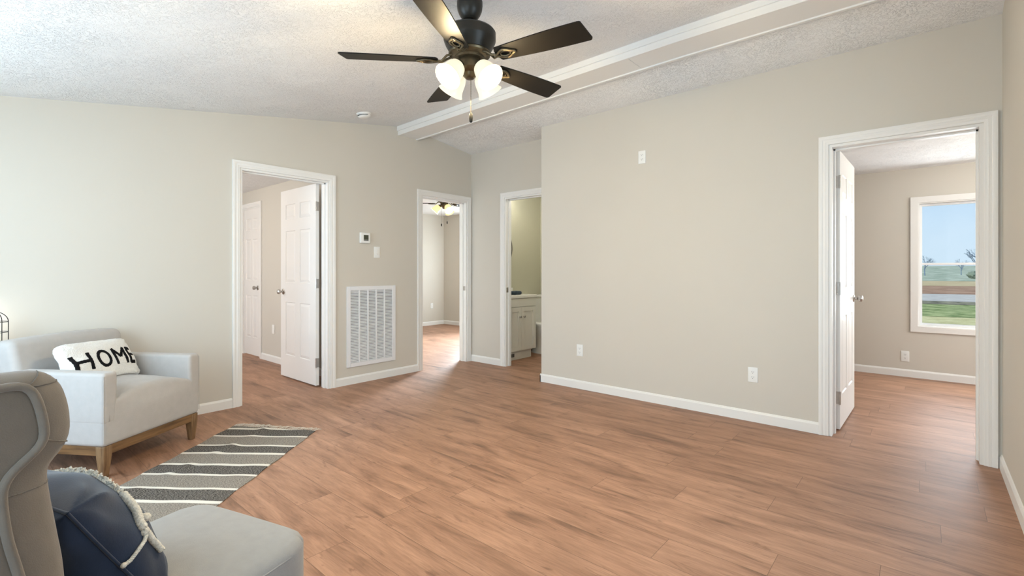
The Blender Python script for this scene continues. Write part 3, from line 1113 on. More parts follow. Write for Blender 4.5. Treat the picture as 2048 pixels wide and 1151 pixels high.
mb.build('filter', M['duct_shade'], t, smooth=0)
for s in (-1, 1):
    mb = MB(); mb.box((s * 0.145 - 0.018, -0.0165, hh - 0.020), (s * 0.145 + 0.018, -0.0125, hh - 0.012))
    mb.build('latch', M['grille'], t, smooth=0, bevel=0.0015)

# smoke detector
sy, sx = 2.535, -4.055
t = thing('smoke_detector', 'round white smoke detector on the ceiling near the left wall', 'smoke detector', (sx, sy, zc(sx, sy)), 0)
t.rotation_euler = (math.atan(0.1622), 0, 0)
MB().lathe([(0, 0.004), (0.066, 0.004), (0.068, 0.0), (0.068, -0.010), (0.064, -0.013)][::-1] and
           [(0, 0.003), (0.067, 0.003), (0.069, -0.001), (0.069, -0.010), (0.063, -0.013), (0, -0.013)], n=40).build('base', M['plate'], t, smooth=40)
MB().lathe([(0, -0.012), (0.060, -0.012), (0.060, -0.026), (0.055, -0.033), (0.043, -0.040), (0.020, -0.043), (0, -0.0435)], n=40).build('cover', M['plate'], t, smooth=40)
mb = MB()
for i in range(11):
    a = rad(-100 + i * 10)
    c, s = cos(a), sin(a)
    for (r0, r1) in ((0.0595, 0.0630),):
        p = Vector((c, s, 0)); q = Vector((-s, c, 0))
        mb.hexa([p * r0 - q * .0035 + Vector((0, 0, -.026)), p * r1 - q * .0035 + Vector((0, 0, -.026)), p * r1 + q * .0035 + Vector((0, 0, -.026)), p * r0 + q * .0035 + Vector((0, 0, -.026)),
                 p * r0 - q * .0035 + Vector((0, 0, -.018)), p * r1 - q * .0035 + Vector((0, 0, -.018)), p * r1 + q * .0035 + Vector((0, 0, -.018)), p * r0 + q * .0035 + Vector((0, 0, -.018))])
mb.build('vent_slots', M['slot'], t, smooth=0)


# ------------------------------------------------------------------ ceiling fans
def shade_obj(parent, pos, az, tilt, s, m):
    """bell shade: neck at pos, opening along (az, tilt below horizontal)"""
    d = Vector((cos(az) * cos(tilt), sin(az) * cos(tilt), -sin(tilt)))
    outer = [(0.018, 0.0), (0.030, 0.006), (0.041, 0.018), (0.0475, 0.036), (0.0505, 0.058), (0.0535, 0.080), (0.060, 0.098), (0.066, 0.106)]
    inner = [(r - 0.003, h) for r, h in outer[::-1]]
    inner[-1] = (0.004, 0.004)
    prof = [(r * s, h * s) for r, h in outer + inner]
    o = MB().lathe(prof, pos, d, 28).build('lamp_shade', m, parent, smooth=60)
    return o, d


def fan(name, label, loc, zceil, R, angles, shade_az, sh_m, size=1.0, drop=True, power=10.0, warm=(1, 0.86, 0.62), chains=((0.02, 0.0, 0.205),)):
    """origin at the blade-plane centre; zceil = ceiling height above the origin"""
    t = thing(name, label, 'ceiling fan', loc)
    s = size
    if drop:
        MB().lathe([(0, zceil + 0.02), (0.058, zceil + 0.02), (0.0585, 0.292), (0.0625, 0.290), (0.063, 0.268), (0.060, 0.246), (0.052, 0.226),
                    (0.040, 0.208), (0.031, 0.200), (0.028, 0.199), (0.026, 0.204), (0, 0.204)], n=40).build('canopy', M['bronze'], t, smooth=40)
        MB().lathe([(0, 0.199), (0.020, 0.200), (0.020, 0.206), (0.0127, 0.208), (0.0127, 0.125), (0, 0.125)], n=20).build('downrod', M['bronze'], t, smooth=40)
        MB().lathe([(0, 0.150), (0.03, 0.150), (0.05, 0.148), (0.108, 0.146), (0.121, 0.143), (0.128, 0.134), (0.128, 0.098), (0.126, 0.092), (0.118, 0.072),
                    (0.106, 0.052), (0.098, 0.040), (0, 0.040)], n=56).build('motor_housing', M['bronze'], t, smooth=35)
    else:
        MB().lathe([(0, zceil + 0.01), (0.075 * s, zceil + 0.01), (0.085 * s, zceil - 0.012), (0.11 * s, zceil - 0.03), (0.115 * s, zceil - 0.06), (0.10 * s, 0.05), (0.085 * s, 0.036), (0, 0.036)], n=40).build('motor_housing', M['bronze'], t, smooth=35)
    # flywheel with the vented collar above the light kit
    MB().lathe([(0, 0.040), (0.100, 0.040), (0.104, 0.034), (0.100, 0.026), (0.085, 0.018), (0.074, 0.014), (0.074, 0.002), (0, 0.002)], n=48).build('flywheel', M['bronze_lit'], t, smooth=35)
    for a in angles:
        ca, sa = cos(a), sin(a)
        u = Vector((ca, sa, 0)); w = Vector((-sa, ca, 0))
        P = rad(12)
        wt = w * cos(P) - Vector((0, 0, 1)) * sin(P)          # tilted blade axis: counter-clockwise edge low
        nn = u.cross(wt).normalized()
        r0, r1 = 0.165, R
        L = r1 - r0
        th = 0.0055
        top, bot = [], []
        out = []
        N = 18
        def half(k):
            x = k / N
            return 0.046 + 0.020 * sin(min(1, x * 1.15) * pi / 2) * 1.0 - 0.002 * x
        left = [(r0 + L * k / N, half(k)) for k in range(N + 1)]
        # root rounding and clipped tip
        outline = [(r0 - 0.012, 0.0), (r0 - 0.010, 0.022), (r0 - 0.004, 0.038)] + left[:-1] + [(r1 - 0.010, half(N)), (r1 - 0.004, half(N) - 0.004), (r1, half(N) - 0.012)]
        outline += [(r1 - 0.014, -half(N) + 0.006), (r1 - 0.020, -half(N) + 0.001), (r1 - 0.030, -half(N))]
        outline += [(x, -h) for x, h in left[:-1][::-1]] + [(r0 - 0.004, -0.038), (r0 - 0.010, -0.022)]
        za = Vector((0, 0, -0.002))
        rr = [[za + u * x + wt * y + nn * (sgn * th / 2) for x, y in outline] for sgn in (-1, 1)]
        b = MB().rings(rr).build('blade', M['blade'], t, smooth=25, bevel=0.001)
        # blade iron: arm from the flywheel opening into a pointed loop under the blade
        k = MB()
        e0 = -nn * (th / 2 + 0.0045) + za
        loop = []
        for i in range(28):
            q = 2 * pi * i / 28
            x = 0.205 + 0.040 * cos(q) + (0.010 if abs(cos(q)) > 0.92 else 0) * (1 if cos(q) > 0 else -1)
            y = 0.030 * sin(q) * (1 - 0.25 * abs(cos(q)))
            loop.append(u * x + wt * y + e0)
        k.tube(loop, 0.0062, 8, closed=True)
        loop2 = [e0 + u * (0.205 + 0.026 * cos(2 * pi * i / 24)) + wt * (0.0165 * sin(2 * pi * i / 24)) for i in range(24)]
        k.tube(loop2, 0.0035, 6, closed=True)
        for sg in (-1, 1):
            arm = [u * 0.088 + w * (sg * 0.016) + Vector((0, 0, 0.022)), u * 0.112 + w * (sg * 0.020) + Vector((0, 0, 0.012)),
                   u * 0.136 + wt * (sg * 0.014) + e0 * 0.9, u * 0.158 + wt * (sg * 0.006) + e0, u * 0.172 + wt * (sg * 0.012) + e0]
            k.tube(arm, 0.0058, 8)
        k.build('blade_iron', M['bronze_lit'], b, smooth=50)
    # light kit
    zf = -0.004
    MB().lathe([(0, 0.004), (0.052 * s, 0.004), (0.060 * s, zf - 0.010), (0.060 * s, zf - 0.040), (0.050 * s, zf - 0.050), (0.034 * s, zf - 0.058), (0.030 * s, zf - 0.074), (0.020 * s, zf - 0.084), (0.0, zf - 0.086)][::1],
               n=36).build('light_kit', M['bronze_lit'], t, smooth=35)
    for az in shade_az:
        d0 = Vector((cos(az), sin(az), 0))
        tl = rad(47)
        neck = d0 * (0.066 * s) + Vector((0, 0, zf - 0.034))
        arm = MB()
        arm.tube([d0 * 0.036 * s + Vector((0, 0, zf - 0.046)), d0 * 0.052 * s + Vector((0, 0, zf - 0.040)), neck], 0.010 * s, 10)
        d = Vector((cos(az) * cos(tl), sin(az) * cos(tl), -sin(tl)))
        arm.lathe([(0, -0.010 * s), (0.016 * s, -0.010 * s), (0.023 * s, 0.0), (0.0235 * s, 0.010 * s), (0, 0.010 * s)], neck, d, 18)
        ao = arm.build('lamp_arm', M['bronze_lit'], t, smooth=40)
        so, dd = shade_obj(ao, neck + d * 0.006, az, tl, s, sh_m)
        bl = add_light(name + '_bulb', 'POINT', neck + d * (0.118 * s), power, warm, 0.035)
        bl.parent = t
    # pull chains with fobs
    for cx, cy, L in chains:
        pc = MB()
        z1 = zf - 0.080
        pc.tube([(cx, cy, z1), (cx, cy, z1 - L)], 0.0013, 6)
        for i in range(int(L / 0.012)):
            pc.lathe([(0, -0.0022), (0.0022, 0), (0, 0.0022)], (cx, cy, z1 - 0.012 * (i + .5)), (0, 0, 1), 6)
        c = pc.build('pull_chain', M['bronze_lit'], t, smooth=40)
        MB().lathe([(0, 0.002), (0.004, 0.0), (0.0085, -0.008), (0.0095, -0.025), (0.0075, -0.042), (0.003, -0.047), (0, -0.047)], (cx, cy, z1 - L), (0, 0, 1), 16).build('fob', M['wire'], c, smooth=60)
    return t


FX, FY, FZ = -1.698, 1.648, 2.188
FANG = [rad(226.8 - 72 * k) for k in range(5)]
fan('ceiling_fan', 'dark bronze five-blade ceiling fan with four lit glass shades', (FX, FY, FZ), zc(FX, FY) - FZ, 0.616, FANG,
    [rad(269), rad(359), rad(89), rad(179)], M['shade'], power=17.0, warm=(1, 0.78, 0.45), chains=((0.004, 0.004, 0.172),))
fan('ceiling_fan', 'small dark ceiling fan with amber glass shades seen through the middle doorway', (-5.90, 5.16, 2.245), 2.35 - 2.245, 0.56,
    [rad(228 - 72 * k) for k in range(5)], [rad(312 + 120 * k + 35) for k in range(3)], M['shade2'], size=1.15, drop=False, power=2.0, warm=(1, 0.82, 0.5),
    chains=((0.03, 0.03, 0.20), (-0.04, -0.03, 0.24)))

# ------------------------------------------------------------------ bathroom
VX0, VX1, VY0, VY1 = -4.443, -4.02, 4.49, 5.127
t = thing('bathroom_vanity', 'white two-door vanity cabinet in the bathroom doorway', 'vanity', (VX0, VY0, 0))
dx, dy = VX1 - VX0, VY1 - VY0
mb = MB()
mb.box((0, 0, 0.115), (dx, dy, 0.800))
mb.box((0, 0, 0.0), (dx - 0.025, dy - 0.05, 0.118))
body = mb.build('body', M['cabinet'], t, smooth=0, bevel=0.002)
mb = MB(); mb.box((dx + 0.0005, 0.004, 0.690), (dx + 0.019, dy - 0.002, 0.796))
mb.build('drawer_front', M['cabinet'], t, smooth=0, bevel=0.002)
split = 4.822 - VY0
for (ya, yb, ky) in ((split - 0.305, split - 0.0015, split - 0.036), (split + 0.0015, dy - 0.002, split + 0.042)):
    mb = MB()
    za, zb = 0.120, 0.684
    r = 0.058
    xa, xb = dx + 0.0005, dx + 0.019
    mb.box((xa, ya, za), (xb, ya + r, zb)); mb.box((xa, yb - r, za), (xb, yb, zb))
    mb.box((xa, ya + r, za), (xb, yb - r, za + r)); mb.box((xa, ya + r, zb - r), (xb, yb - r, zb))
    mb.box((xa, ya + r, za + r), (xb - 0.009, yb - r, zb - r))
    dob = mb.build('door', M['cabinet'], t, smooth=0, bevel=0.0012)
    MB().lathe([(0, 0), (0.008, 0), (0.006, 0.006), (0.006, 0.012), (0.014, 0.018), (0.0155, 0.024), (0.012, 0.029), (0, 0.031)], (xb, ky, 0.560), (1, 0, 0), 18).build('knob', M['nickel'], dob, smooth=40)
mb = MB()
mb.rbox((0, -0.02, 0.800), (dx + 0.03, dy + 0.012, 0.838), 0.007, seg=2, cuts=1)
mb.rbox((0, -0.02, 0.832), (0.02, dy + 0.012, 0.92), 0.005, seg=2, cuts=1)
mb.build('countertop', M['counter'], t, smooth=50)
# floor register in the toe kick
mb = MB()
xk = dx - 0.025
mb.box((xk, 0.03, 0.030), (xk + 0.005, 0.36, 0.092))
reg = mb.build('toe_kick_register', M['plate'], t, smooth=0, bevel=0.001)
mb = MB()
for i in range(9):
    y = 0.055 + i * 0.020
    mb.box((xk + 0.004, y, 0.040), (xk + 0.0056, y + 0.017, 0.084))
mb.build('register_slots', M['slot'], reg, smooth=0)

t = thing('toilet', 'white toilet mostly hidden behind the bathroom vanity', 'toilet', (-4.44, 5.44, 0))
MB().rbox((0.004, -0.20, 0.40), (0.20, 0.20, 0.775), 0.025, seg=3, cuts=2).build('tank', M['porcelain'], t, smooth=60)
MB().rbox((0.002, -0.21, 0.772), (0.215, 0.21, 0.812), 0.012, seg=3, cuts=2).build('tank_lid', M['porcelain'], t, smooth=60)
mb = MB()


def bowl_ring(z, ax, ay, cx):
    return [(cx + ax * cos(2 * pi * i / 32), ay * sin(2 * pi * i / 32), z) for i in range(32)]


mb.rings([bowl_ring(0, 0.20, 0.125, 0.33), bowl_ring(0.03, 0.19, 0.115, 0.33), bowl_ring(0.16, 0.17, 0.10, 0.34), bowl_ring(0.27, 0.23, 0.15, 0.38),
          bowl_ring(0.36, 0.275, 0.185, 0.42), bowl_ring(0.395, 0.28, 0.19, 0.42), bowl_ring(0.398, 0.26, 0.17, 0.42)])
mb.rbox((0.06, -0.12, 0.20), (0.30, 0.12, 0.40), 0.03, seg=2, cuts=1)
mb.build('bowl', M['porcelain'], t, smooth=60)
mb = MB()
mb.rings([bowl_ring(0.396, 0.278, 0.188, 0.42), bowl_ring(0.41, 0.285, 0.193, 0.42), bowl_ring(0.425, 0.28, 0.188, 0.42), bowl_ring(0.432, 0.25, 0.16, 0.42)])
mb.build('seat_lid', M['porcelain'], t, smooth=60)
mb = MB()
mb.lathe([(0, 0), (0.014, 0), (0.014, 0.008), (0, 0.010)], (0.20, -0.155, 0.715), (1, 0, 0), 16)
mb.tube([(0.212, -0.155, 0.715), (0.224, -0.160, 0.712), (0.228, -0.175, 0.700), (0.226, -0.182, 0.680), (0.222, -0.178, 0.660), (0.218, -0.165, 0.650)], 0.0055, 8)
mb.build('flush_lever', M['chrome'], t, smooth=50)

t = thing('wall_mirror', 'round thin-framed mirror over the bathroom vanity', 'mirror', (-4.445, 4.812, 1.47))
MB().lathe([(0, 0.001), (0.315, 0.001), (0.315, 0.012), (0, 0.012)], axis=(1, 0, 0), n=64).build('glass', M['mirror'], t, smooth=30)
MB().tube([(0.010, 0.318 * cos(2 * pi * i / 64), 0.318 * sin(2 * pi * i / 64)) for i in range(64)], 0.009, 8, closed=True).build('frame', M['mframe'], t, smooth=50)

mb = MB()
for k, (y0, r) in enumerate(((-0.02, 0.026), (0.02, 0.024))):
    pass
mb.rbox((-0.06, -0.07, 0.0), (0.06, 0.07, 0.048), 0.022, seg=4, cuts=4)
tw = mb.build('folded_towel', M['navy_towel'], smooth=60, loc=(-4.165, 4.895, 0.8385))
tag(tw, 'dark blue folded hand towel lying on the vanity top', 'towel')


# ------------------------------------------------------------------ rug
RW, RL = 0.66, 1.335
ang = math.atan2(-0.778, 0.628)
rl = Vector((0.628, -0.778, 0)); rw = Vector((0.778, 0.628, 0))       # exact right angle
R0 = Vector((-3.905, 1.348, 0))
t = thing('striped_rug', 'black, grey and cream striped flatweave rug with fringed ends on the floor', 'rug', R0, ang - pi / 2 + pi)
# local: x across the width, y along the length (rotation maps local y on to rl)
t.rotation_euler = (0, 0, math.atan2(rl.y, rl.x) - pi / 2)
SK = 0.145                                                           # the weave is pulled slightly askew


def rug_pt(u, v):
    """u across (0 = armchair side), v along from the far fringe -> local coordinates"""
    ridge = 0.27 - 0.15 * max(0, v - 0.2) / 0.82
    amp = 0.010 * (0.55 + 0.45 * sin(v * 18 + 0.5)) * (1 if v < 1.1 else .4)
    z = 0.004 + amp * math.exp(-((u - ridge) / 0.035) ** 2) + 0.0035 * (0.5 + 0.5 * sin(v * 31 + 2 * u)) * math.exp(-((u - 0.57) / 0.07) ** 2)
    z += 0.0012 * (1 + sin(u * 23 + v * 9))
    edge = 0.004 * sin(v * 22) * (1 if u > RW / 2 else -1) * abs(u / RW - .5) * 2
    return (-(u - 0) + edge, v + SK * u * 1.0, z)


# width axis points to local -x, since local +x = rl rotated -90 deg
nu, nv = 44, 130
vs, fs = [], []
for j in range(nv + 1):
    for i in range(nu + 1):
        vs.append(rug_pt(RW * i / nu, RL * j / nv))
nb = len(vs)
vs += [(x, y, 0.0008) for x, y, z in vs]
for j in range(nv):
    for i in range(nu):
        a = j * (nu + 1) + i
        fs.append((a, a + nu + 1, a + nu + 2, a + 1))
        fs.append((a + nb, a + 1 + nb, a + nu + 2 + nb, a + nu + 1 + nb))
for i in range(nu):
    for j in (0, nv):
        a = j * (nu + 1) + i
        fs.append((a, a + 1, a + 1 + nb, a + nb))
for j in range(nv):
    for i in (0, nu):
        a = j * (nu + 1) + i
        fs.append((a, a + nu + 1, a + nu + 1 + nb, a + nb))
rug_mesh = MB().add(vs, fs)


def unskew(p):
    return p


rug_o = rug_mesh.build('woven_field', M['rug'], t, smooth=60)
for end in (0, 1):
    mb = MB()
    for i in range(46):
        u = RW * (i + 0.5) / 46
        x, y, z = rug_pt(u, RL * end)
        dirn = -1 if end == 0 else 1
        L = random.uniform(0.045, 0.072)
        dx = random.uniform(-0.35, 0.20) * L - 0.022
        pts = [(x, y - dirn * 0.004, 0.006), (x + dx * .3, y + dirn * L * .35, 0.008 + random.random() * .004), (x + dx * .7, y + dirn * L * .7, 0.006 + random.random() * .003), (x + dx, y + dirn * L, 0.003)]
        mb.tube(pts, 0.0027, 5)
    mb.build('fringe', M['fringe'], t, smooth=60)


# ------------------------------------------------------------------ armchair
AX = Vector((-0.55234, 0.83362, 0))
ARM_O = Vector((-3.438, 0.53, 0))
AROT = math.atan2(0.83362, -0.55234)
AW, AD = 0.688, 0.745
# root at the middle of its footprint; local x from near arm to far arm, y towards its back
root = ARM_O + AX * (AW / 2) + Vector((-0.83362, -0.55234, 0)) * (AD / 2)
t = thing('armchair', 'pale grey upholstered armchair on an oak base against the left wall', 'armchair', root, AROT)
hx, hy = AW / 2, AD / 2


def seat_fn(p):
    u = (p.x + 0) / (hx - 0.07)
    v = (p.y + hy) / 0.62
    k = max(0, 1 - abs(u) ** 2.2)
    if p.z > 0.30:
        f = (p.z - 0.30) / 0.12
        p.z += f * 0.072 * k * (0.72 + 0.28 * sin(min(1, max(0, v * 2.2)) * pi / 2))
    if p.y < -hy + 0.06:
        f = max(0, min(1, (p.z - 0.2) / 0.2))
        p.y += 0.035 * max(0, (p.z - 0.36) / 0.16) * k
        p.y -= 0.012 * k * sin(pi * max(0, min(1, (p.z - 0.18) / 0.3)))
    return p


# one upholstered lower body and domed seat
MB().rbox((-hx + 0.001, -hy + 0.001, 0.178), (hx - 0.001, hy - 0.02, 0.42), 0.022, seat_fn, seg=3, cuts=16).build('seat', M['fabric_grey'], t, smooth=60)


def arm_fn(side):
    def fn(p):
        # inner face tapers so the front of the arm narrows downwards
        inner = p.x * side < (hx - 0.04)
        if inner and p.z < 0.5:
            p.x += side * 0.012 * (0.5 - p.z) / 0.2
        # slightly lower towards the front, soft top
        return p
    return fn


for side in (-1, 1):
    xa, xb = (-hx, -hx + 0.088) if side < 0 else (hx - 0.088, hx)
    MB().rbox((xa, -hy, 0.30), (xb, hy - 0.06, 0.588), 0.020, arm_fn(side), seg=4, cuts=6).build('arm', M['fabric_grey'], t, smooth=60)


def back_fn(p):
    f = (p.z - 0.30) / 0.46
    p.y += 0.115 * f - 0.02                      # rake
    u = p.x / hx
    if p.z > 0.6:
        p.z += 0.012 * (1 - u * u) * (p.z - 0.6) / 0.15
    return p


MB().rbox((-hx + 0.001, hy - 0.235, 0.28), (hx - 0.004, hy - 0.100, 0.752), 0.040, back_fn, seg=5, cuts=8).build('backrest', M['fabric_grey'], t, smooth=60)
# piping line down the outside front corner of each arm
for side in (-1, 1):
    mb = MB()
    x = side * (hx - 0.004)
    mb.tube([(x, -hy + 0.003, 0.20 + 0.37 * k / 10) for k in range(11)], 0.0022, 6)
    mb.build('arm_seam', M['fabric_grey'], t, smooth=60)
# oak apron
mb = MB()
for y in (-hy + 0.012, hy - 0.075):
    mb.box((-hx + 0.05, y, 0.128), (hx - 0.05, y + 0.022, 0.18))
mb.build('front_rail', M['oak_x'], t, smooth=0, bevel=0.002)
mb = MB()
for x in (-hx + 0.012, hx - 0.034):
    mb.box((x, -hy + 0.05, 0.128), (x + 0.022, hy - 0.09, 0.18))
mb.build('side_rail', M['oak_y'], t, smooth=0, bevel=0.002)
for sx_ in (-1, 1):
    for sy_ in (-1, 1):
        s0 = 0.050
        cx = sx_ * (hx - 0.034)
        cy = -hy + 0.034 if sy_ < 0 else hy - 0.09
        mb = MB()

        def ring(z, s, ox, oy):
            return [(cx + ox - s / 2, cy + oy - s / 2, z), (cx + ox + s / 2, cy + oy - s / 2, z), (cx + ox + s / 2, cy + oy + s / 2, z), (cx + ox - s / 2, cy + oy + s / 2, z)]
        mb.rings([ring(0.0, 0.031, 0.006 * sx_ * 0, 0), ring(0.06, 0.041, 0, 0), ring(0.120, 0.051, 0, 0), ring(0.179, 0.053, 0, 0)])
        mb.build('leg', M['oak_z'], t, smooth=0, bevel=0.004)


# ------------------------------------------------------------------ cushions
def cushion(w, h, th, n, wrinkle=0.0, seed=0, pinch=0.06, power=0.42, ear=0.0):
    """returns (MB, surf): x across, y up, z = bulge; two sides sharing one seam"""
    rnd = random.Random(seed)
    ph = [(rnd.uniform(0, 6.28), rnd.uniform(5, 11), rnd.uniform(0, 6.28)) for _ in range(5)]

    def outline(a, b):
        x = w / 2 * a * (1 - pinch * (1 - b * b) * abs(a))
        y = h / 2 * b * (1 - pinch * (1 - a * a) * abs(b))
        k = 1 - ear * (abs(a) * abs(b)) ** 7
        return x * k, y * k

    def bulge(a, b, s):
        base_ = max(0, (1 - a * a) * (1 - b * b)) ** power
        z = th / 2 * base_
        if wrinkle:
            rr = max(abs(a), abs(b))
            for p0, f, p1 in ph:
                z += wrinkle * base_ * sin(f * (a * cos(p0) + b * sin(p0)) + p1) * rr ** 2
            # puckers running in from the corners
            for ca, cb in ((1, 1), (-1, 1), (1, -1), (-1, -1)):
                da, db = ca - a, cb - b
                d = math.hypot(da, db)
                z += wrinkle * 1.6 * sin(9 * math.atan2(db, da) + p0) * math.exp(-(d / 0.5) ** 2) * min(1, base_ * 2)
        return z * s

    vs, fs = [], []
    idx = {}
    for s in (1, -1):
        for j in range(n + 1):
            for i in range(n + 1):
                a = -cos(pi * i / n); b = -cos(pi * j / n)
                rim = i in (0, n) or j in (0, n)
                if rim and s < 0:
                    idx[(s, i, j)] = idx[(1, i, j)]
                    continue
                x, y = outline(a, b)
                idx[(s, i, j)] = len(vs)
                vs.append((x, y, 0 if rim else bulge(a, b, s)))
        for j in range(n):
            for i in range(n):
                q = [idx[(s, i, j)], idx[(s, i + 1, j)], idx[(s, i + 1, j + 1)], idx[(s, i, j + 1)]]
                fs.append(tuple(q if s > 0 else q[::-1]))

    def surf(x, y, s=1, lift=0.0):
        a, b = x / (w / 2), y / (h / 2)
        for _ in range(6):
            xo, yo = outline(a, b)
            a += (x - xo) / (w / 2); b += (y - yo) / (h / 2)
        a = max(-.999, min(.999, a)); b = max(-.999, min(.999, b))
        return Vector((x, y, bulge(a, b, s) + lift * s))
    mb_ = MB().add(vs, fs)
    mb_.rim = ([idx[(1, i, n)] for i in range(n)] + [idx[(1, n, j)] for j in range(n, 0, -1)]
               + [idx[(1, i, 0)] for i in range(n, 0, -1)] + [idx[(1, 0, j)] for j in range(n)])
    return mb_, surf


def basis_object(o, E_, U_, N_, c):
    m = Matrix((E_, U_, N_)).transposed().to_4x4()
    m.translation = c
    o.matrix_world = m


def settle(o, others, gap=0.003, rounds=4):
    """squash a cushion where it presses into what carries it"""
    from mathutils.bvhtree import BVHTree
    bpy.context.view_layer.update()
    vs, fs = [], []
    trees = []
    for q in others:
        m = q.matrix_world
        trees.append(BVHTree.FromPolygons([m @ v.co for v in q.data.vertices], [tuple(p.vertices) for p in q.data.polygons]))
    mw = o.matrix_world
    inv = mw.inverted()
    for _ in range(rounds):
        for v in o.data.vertices:
            p = mw @ v.co
            for tr in trees:
                hit, nrm, _i, d = tr.find_nearest(p)
                if hit is None:
                    continue
                sd = (p - hit).dot(nrm)
                if sd < gap and (d < 0.12):
                    p = p + nrm * (gap - sd)
            v.co = inv @ p
    o.data.update()


pm, psurf = cushion(0.515, 0.285, 0.145, 34, wrinkle=0.004, seed=3, pinch=0.035, power=0.36, ear=0.085)
rnd = random.Random(5)
pm.v = [(x + rnd.uniform(-.0015, .0015), y + rnd.uniform(-.0015, .0015), z + rnd.uniform(-.0015, .0015)) for x, y, z in pm.v]
pil = pm.build('lettered_cushion', M['sherpa'], smooth=80)
tag(pil, 'white fluffy oblong cushion reading HOME propped on the armchair', 'cushion')
basis_object(pil, Vector((-0.6684, 0.7424, -0.046)), Vector((-0.3812, -0.2887, 0.8783)), Vector((0.6387, 0.6046, 0.4759)), Vector((-3.9369, 0.5888, 0.5769 + 0.008)))


ARM_PARTS = [c for c in bpy.data.objects['armchair'].children if c.name.split('.')[0] in ('seat', 'arm', 'backrest')]
settle(pil, ARM_PARTS)


def stroke(mb, pts, w, surf, lift=0.004):
    """raised flat stroke of width w following polyline pts on the cushion face"""
    dense = []
    for i in range(len(pts) - 1):
        a, b = Vector(pts[i]), Vector(pts[i + 1])
        k = max(2, int((b - a).length / 0.006))
        dense += [a + (b - a) * q / k for q in range(k)]
    dense.append(Vector(pts[-1]))
    rs = []
    N = len(dense)
    for i, p in enumerate(dense):
        d = dense[min(i + 1, N - 1)] - dense[max(i - 1, 0)]
        d.normalize()
        nrm = Vector((-d.y, d.x))
        ww = w * (1 + 0.10 * sin(i * 2.1))
        ring = []
        for q in (-1, -.5, 0, .5, 1):
            xy = p + nrm * (ww / 2 * q)
            ring.append(surf(xy.x, xy.y, 1, lift * (1 - 0.45 * abs(q))))
        for q in (1, -1):
            xy = p + nrm * (ww / 2 * q)
            ring.append(surf(xy.x, xy.y, 1, -0.006))
        rs.append(ring)
    mb.rings(rs)


mb = MB()
LW = 0.0195
circ = [(-0.043 + 0.040 * cos(2 * pi * i / 28), -0.004 + 0.049 * sin(2 * pi * i / 28)) for i in range(29)]
for pts in ([(-0.222, 0.046), (-0.218, -0.058)], [(-0.134, 0.050), (-0.134, -0.058)], [(-0.216, -0.003), (-0.140, -0.003)],
            circ,
            [(0.037, 0.050), (0.041, -0.058)], [(0.034, 0.050), (0.084, -0.008)], [(0.084, -0.008), (0.130, 0.050)], [(0.128, 0.050), (0.126, -0.058)],
            [(0.161, 0.052), (0.160, -0.058)], [(0.158, 0.045), (0.201, 0.043)], [(0.160, -0.002), (0.198, -0.002)], [(0.158, -0.054), (0.203, -0.054)]):
    stroke(mb, pts, LW if len(pts) < 5 else 0.0180, psurf)
mb.build('lettering', M['letter'], pil, smooth=60)


# ------------------------------------------------------------------ wing chair
WROT = rad(17)
WO = Vector((-1.452, 0.340, 0))
t = thing('wing_chair', 'warm grey wing chair with piped wings in the near left corner', 'wing chair', WO, WROT)


def resample(pts, n):
    pts = [Vector(p) for p in pts]
    ds = [0]
    for a, b in zip(pts, pts[1:]):
        ds.append(ds[-1] + (b - a).length)
    out = []
    for i in range(n):
        s = ds[-1] * i / (n - 1)
        k = 0
        while k < len(ds) - 2 and ds[k + 1] < s:
            k += 1
        f = (s - ds[k]) / max(1e-9, ds[k + 1] - ds[k])
        out.append(pts[k] + (pts[k + 1] - pts[k]) * f)
    return out


def smooth_pts(p, it=2):
    for _ in range(it):
        p = [p[0]] + [(p[i - 1] + p[i] * 2 + p[i + 1]) / 4 for i in range(1, len(p) - 1)] + [p[-1]]
    return p


sil = [(-0.373, 0.992), (-0.349, 0.991), (-0.326, 0.989), (-0.310, 0.979), (-0.295, 0.962), (-0.287, 0.936), (-0.282, 0.907), (-0.280, 0.880), (-0.282, 0.862),
       (-0.287, 0.848), (-0.298, 0.839), (-0.308, 0.831), (-0.313, 0.822), (-0.314, 0.808), (-0.311, 0.785), (-0.308, 0.757), (-0.304, 0.733), (-0.298, 0.690), (-0.292, 0.652),
       (-0.288, 0.600), (-0.280, 0.520), (-0.268, 0.440), (-0.262, 0.330)]
pip = [(-0.387, 0.974), (-0.369, 0.975), (-0.356, 0.972), (-0.348, 0.961), (-0.341, 0.940), (-0.336, 0.914), (-0.333, 0.892), (-0.333, 0.877), (-0.339, 0.867),
       (-0.349, 0.858), (-0.361, 0.848), (-0.375, 0.837), (-0.383, 0.825), (-0.386, 0.811), (-0.385, 0.791), (-0.382, 0.758), (-0.377, 0.724), (-0.370, 0.693), (-0.365, 0.668),
       (-0.350, 0.600), (-0.335, 0.520), (-0.322, 0.440), (-0.315, 0.350)]
NF, NBt, NBk, NTp = 64, 10, 24, 12
SIL = smooth_pts(resample(sil, NF), 2)
PIP = smooth_pts(resample(pip, NF), 2)
sil_loop = SIL + resample([(-0.262, 0.330), (-0.58, 0.305)], NBt + 1)[1:] + resample([(-0.58, 0.305), (-0.66, 0.70), (-0.71, 1.00)], NBk + 1)[1:] + resample([(-0.71, 1.00), (-0.55, 1.004), (-0.373, 0.992)], NTp + 1)[1:-1]
pip_loop = PIP + resample([(-0.315, 0.350), (-0.55, 0.340)], NBt + 1)[1:] + resample([(-0.55, 0.340), (-0.62, 0.70), (-0.67, 0.975)], NBk + 1)[1:] + resample([(-0.67, 0.975), (-0.53, 0.980), (-0.387, 0.974)], NTp + 1)[1:-1]


def mixl(a, b, f):
    return [p + (q - p) * f for p, q in zip(a, b)]


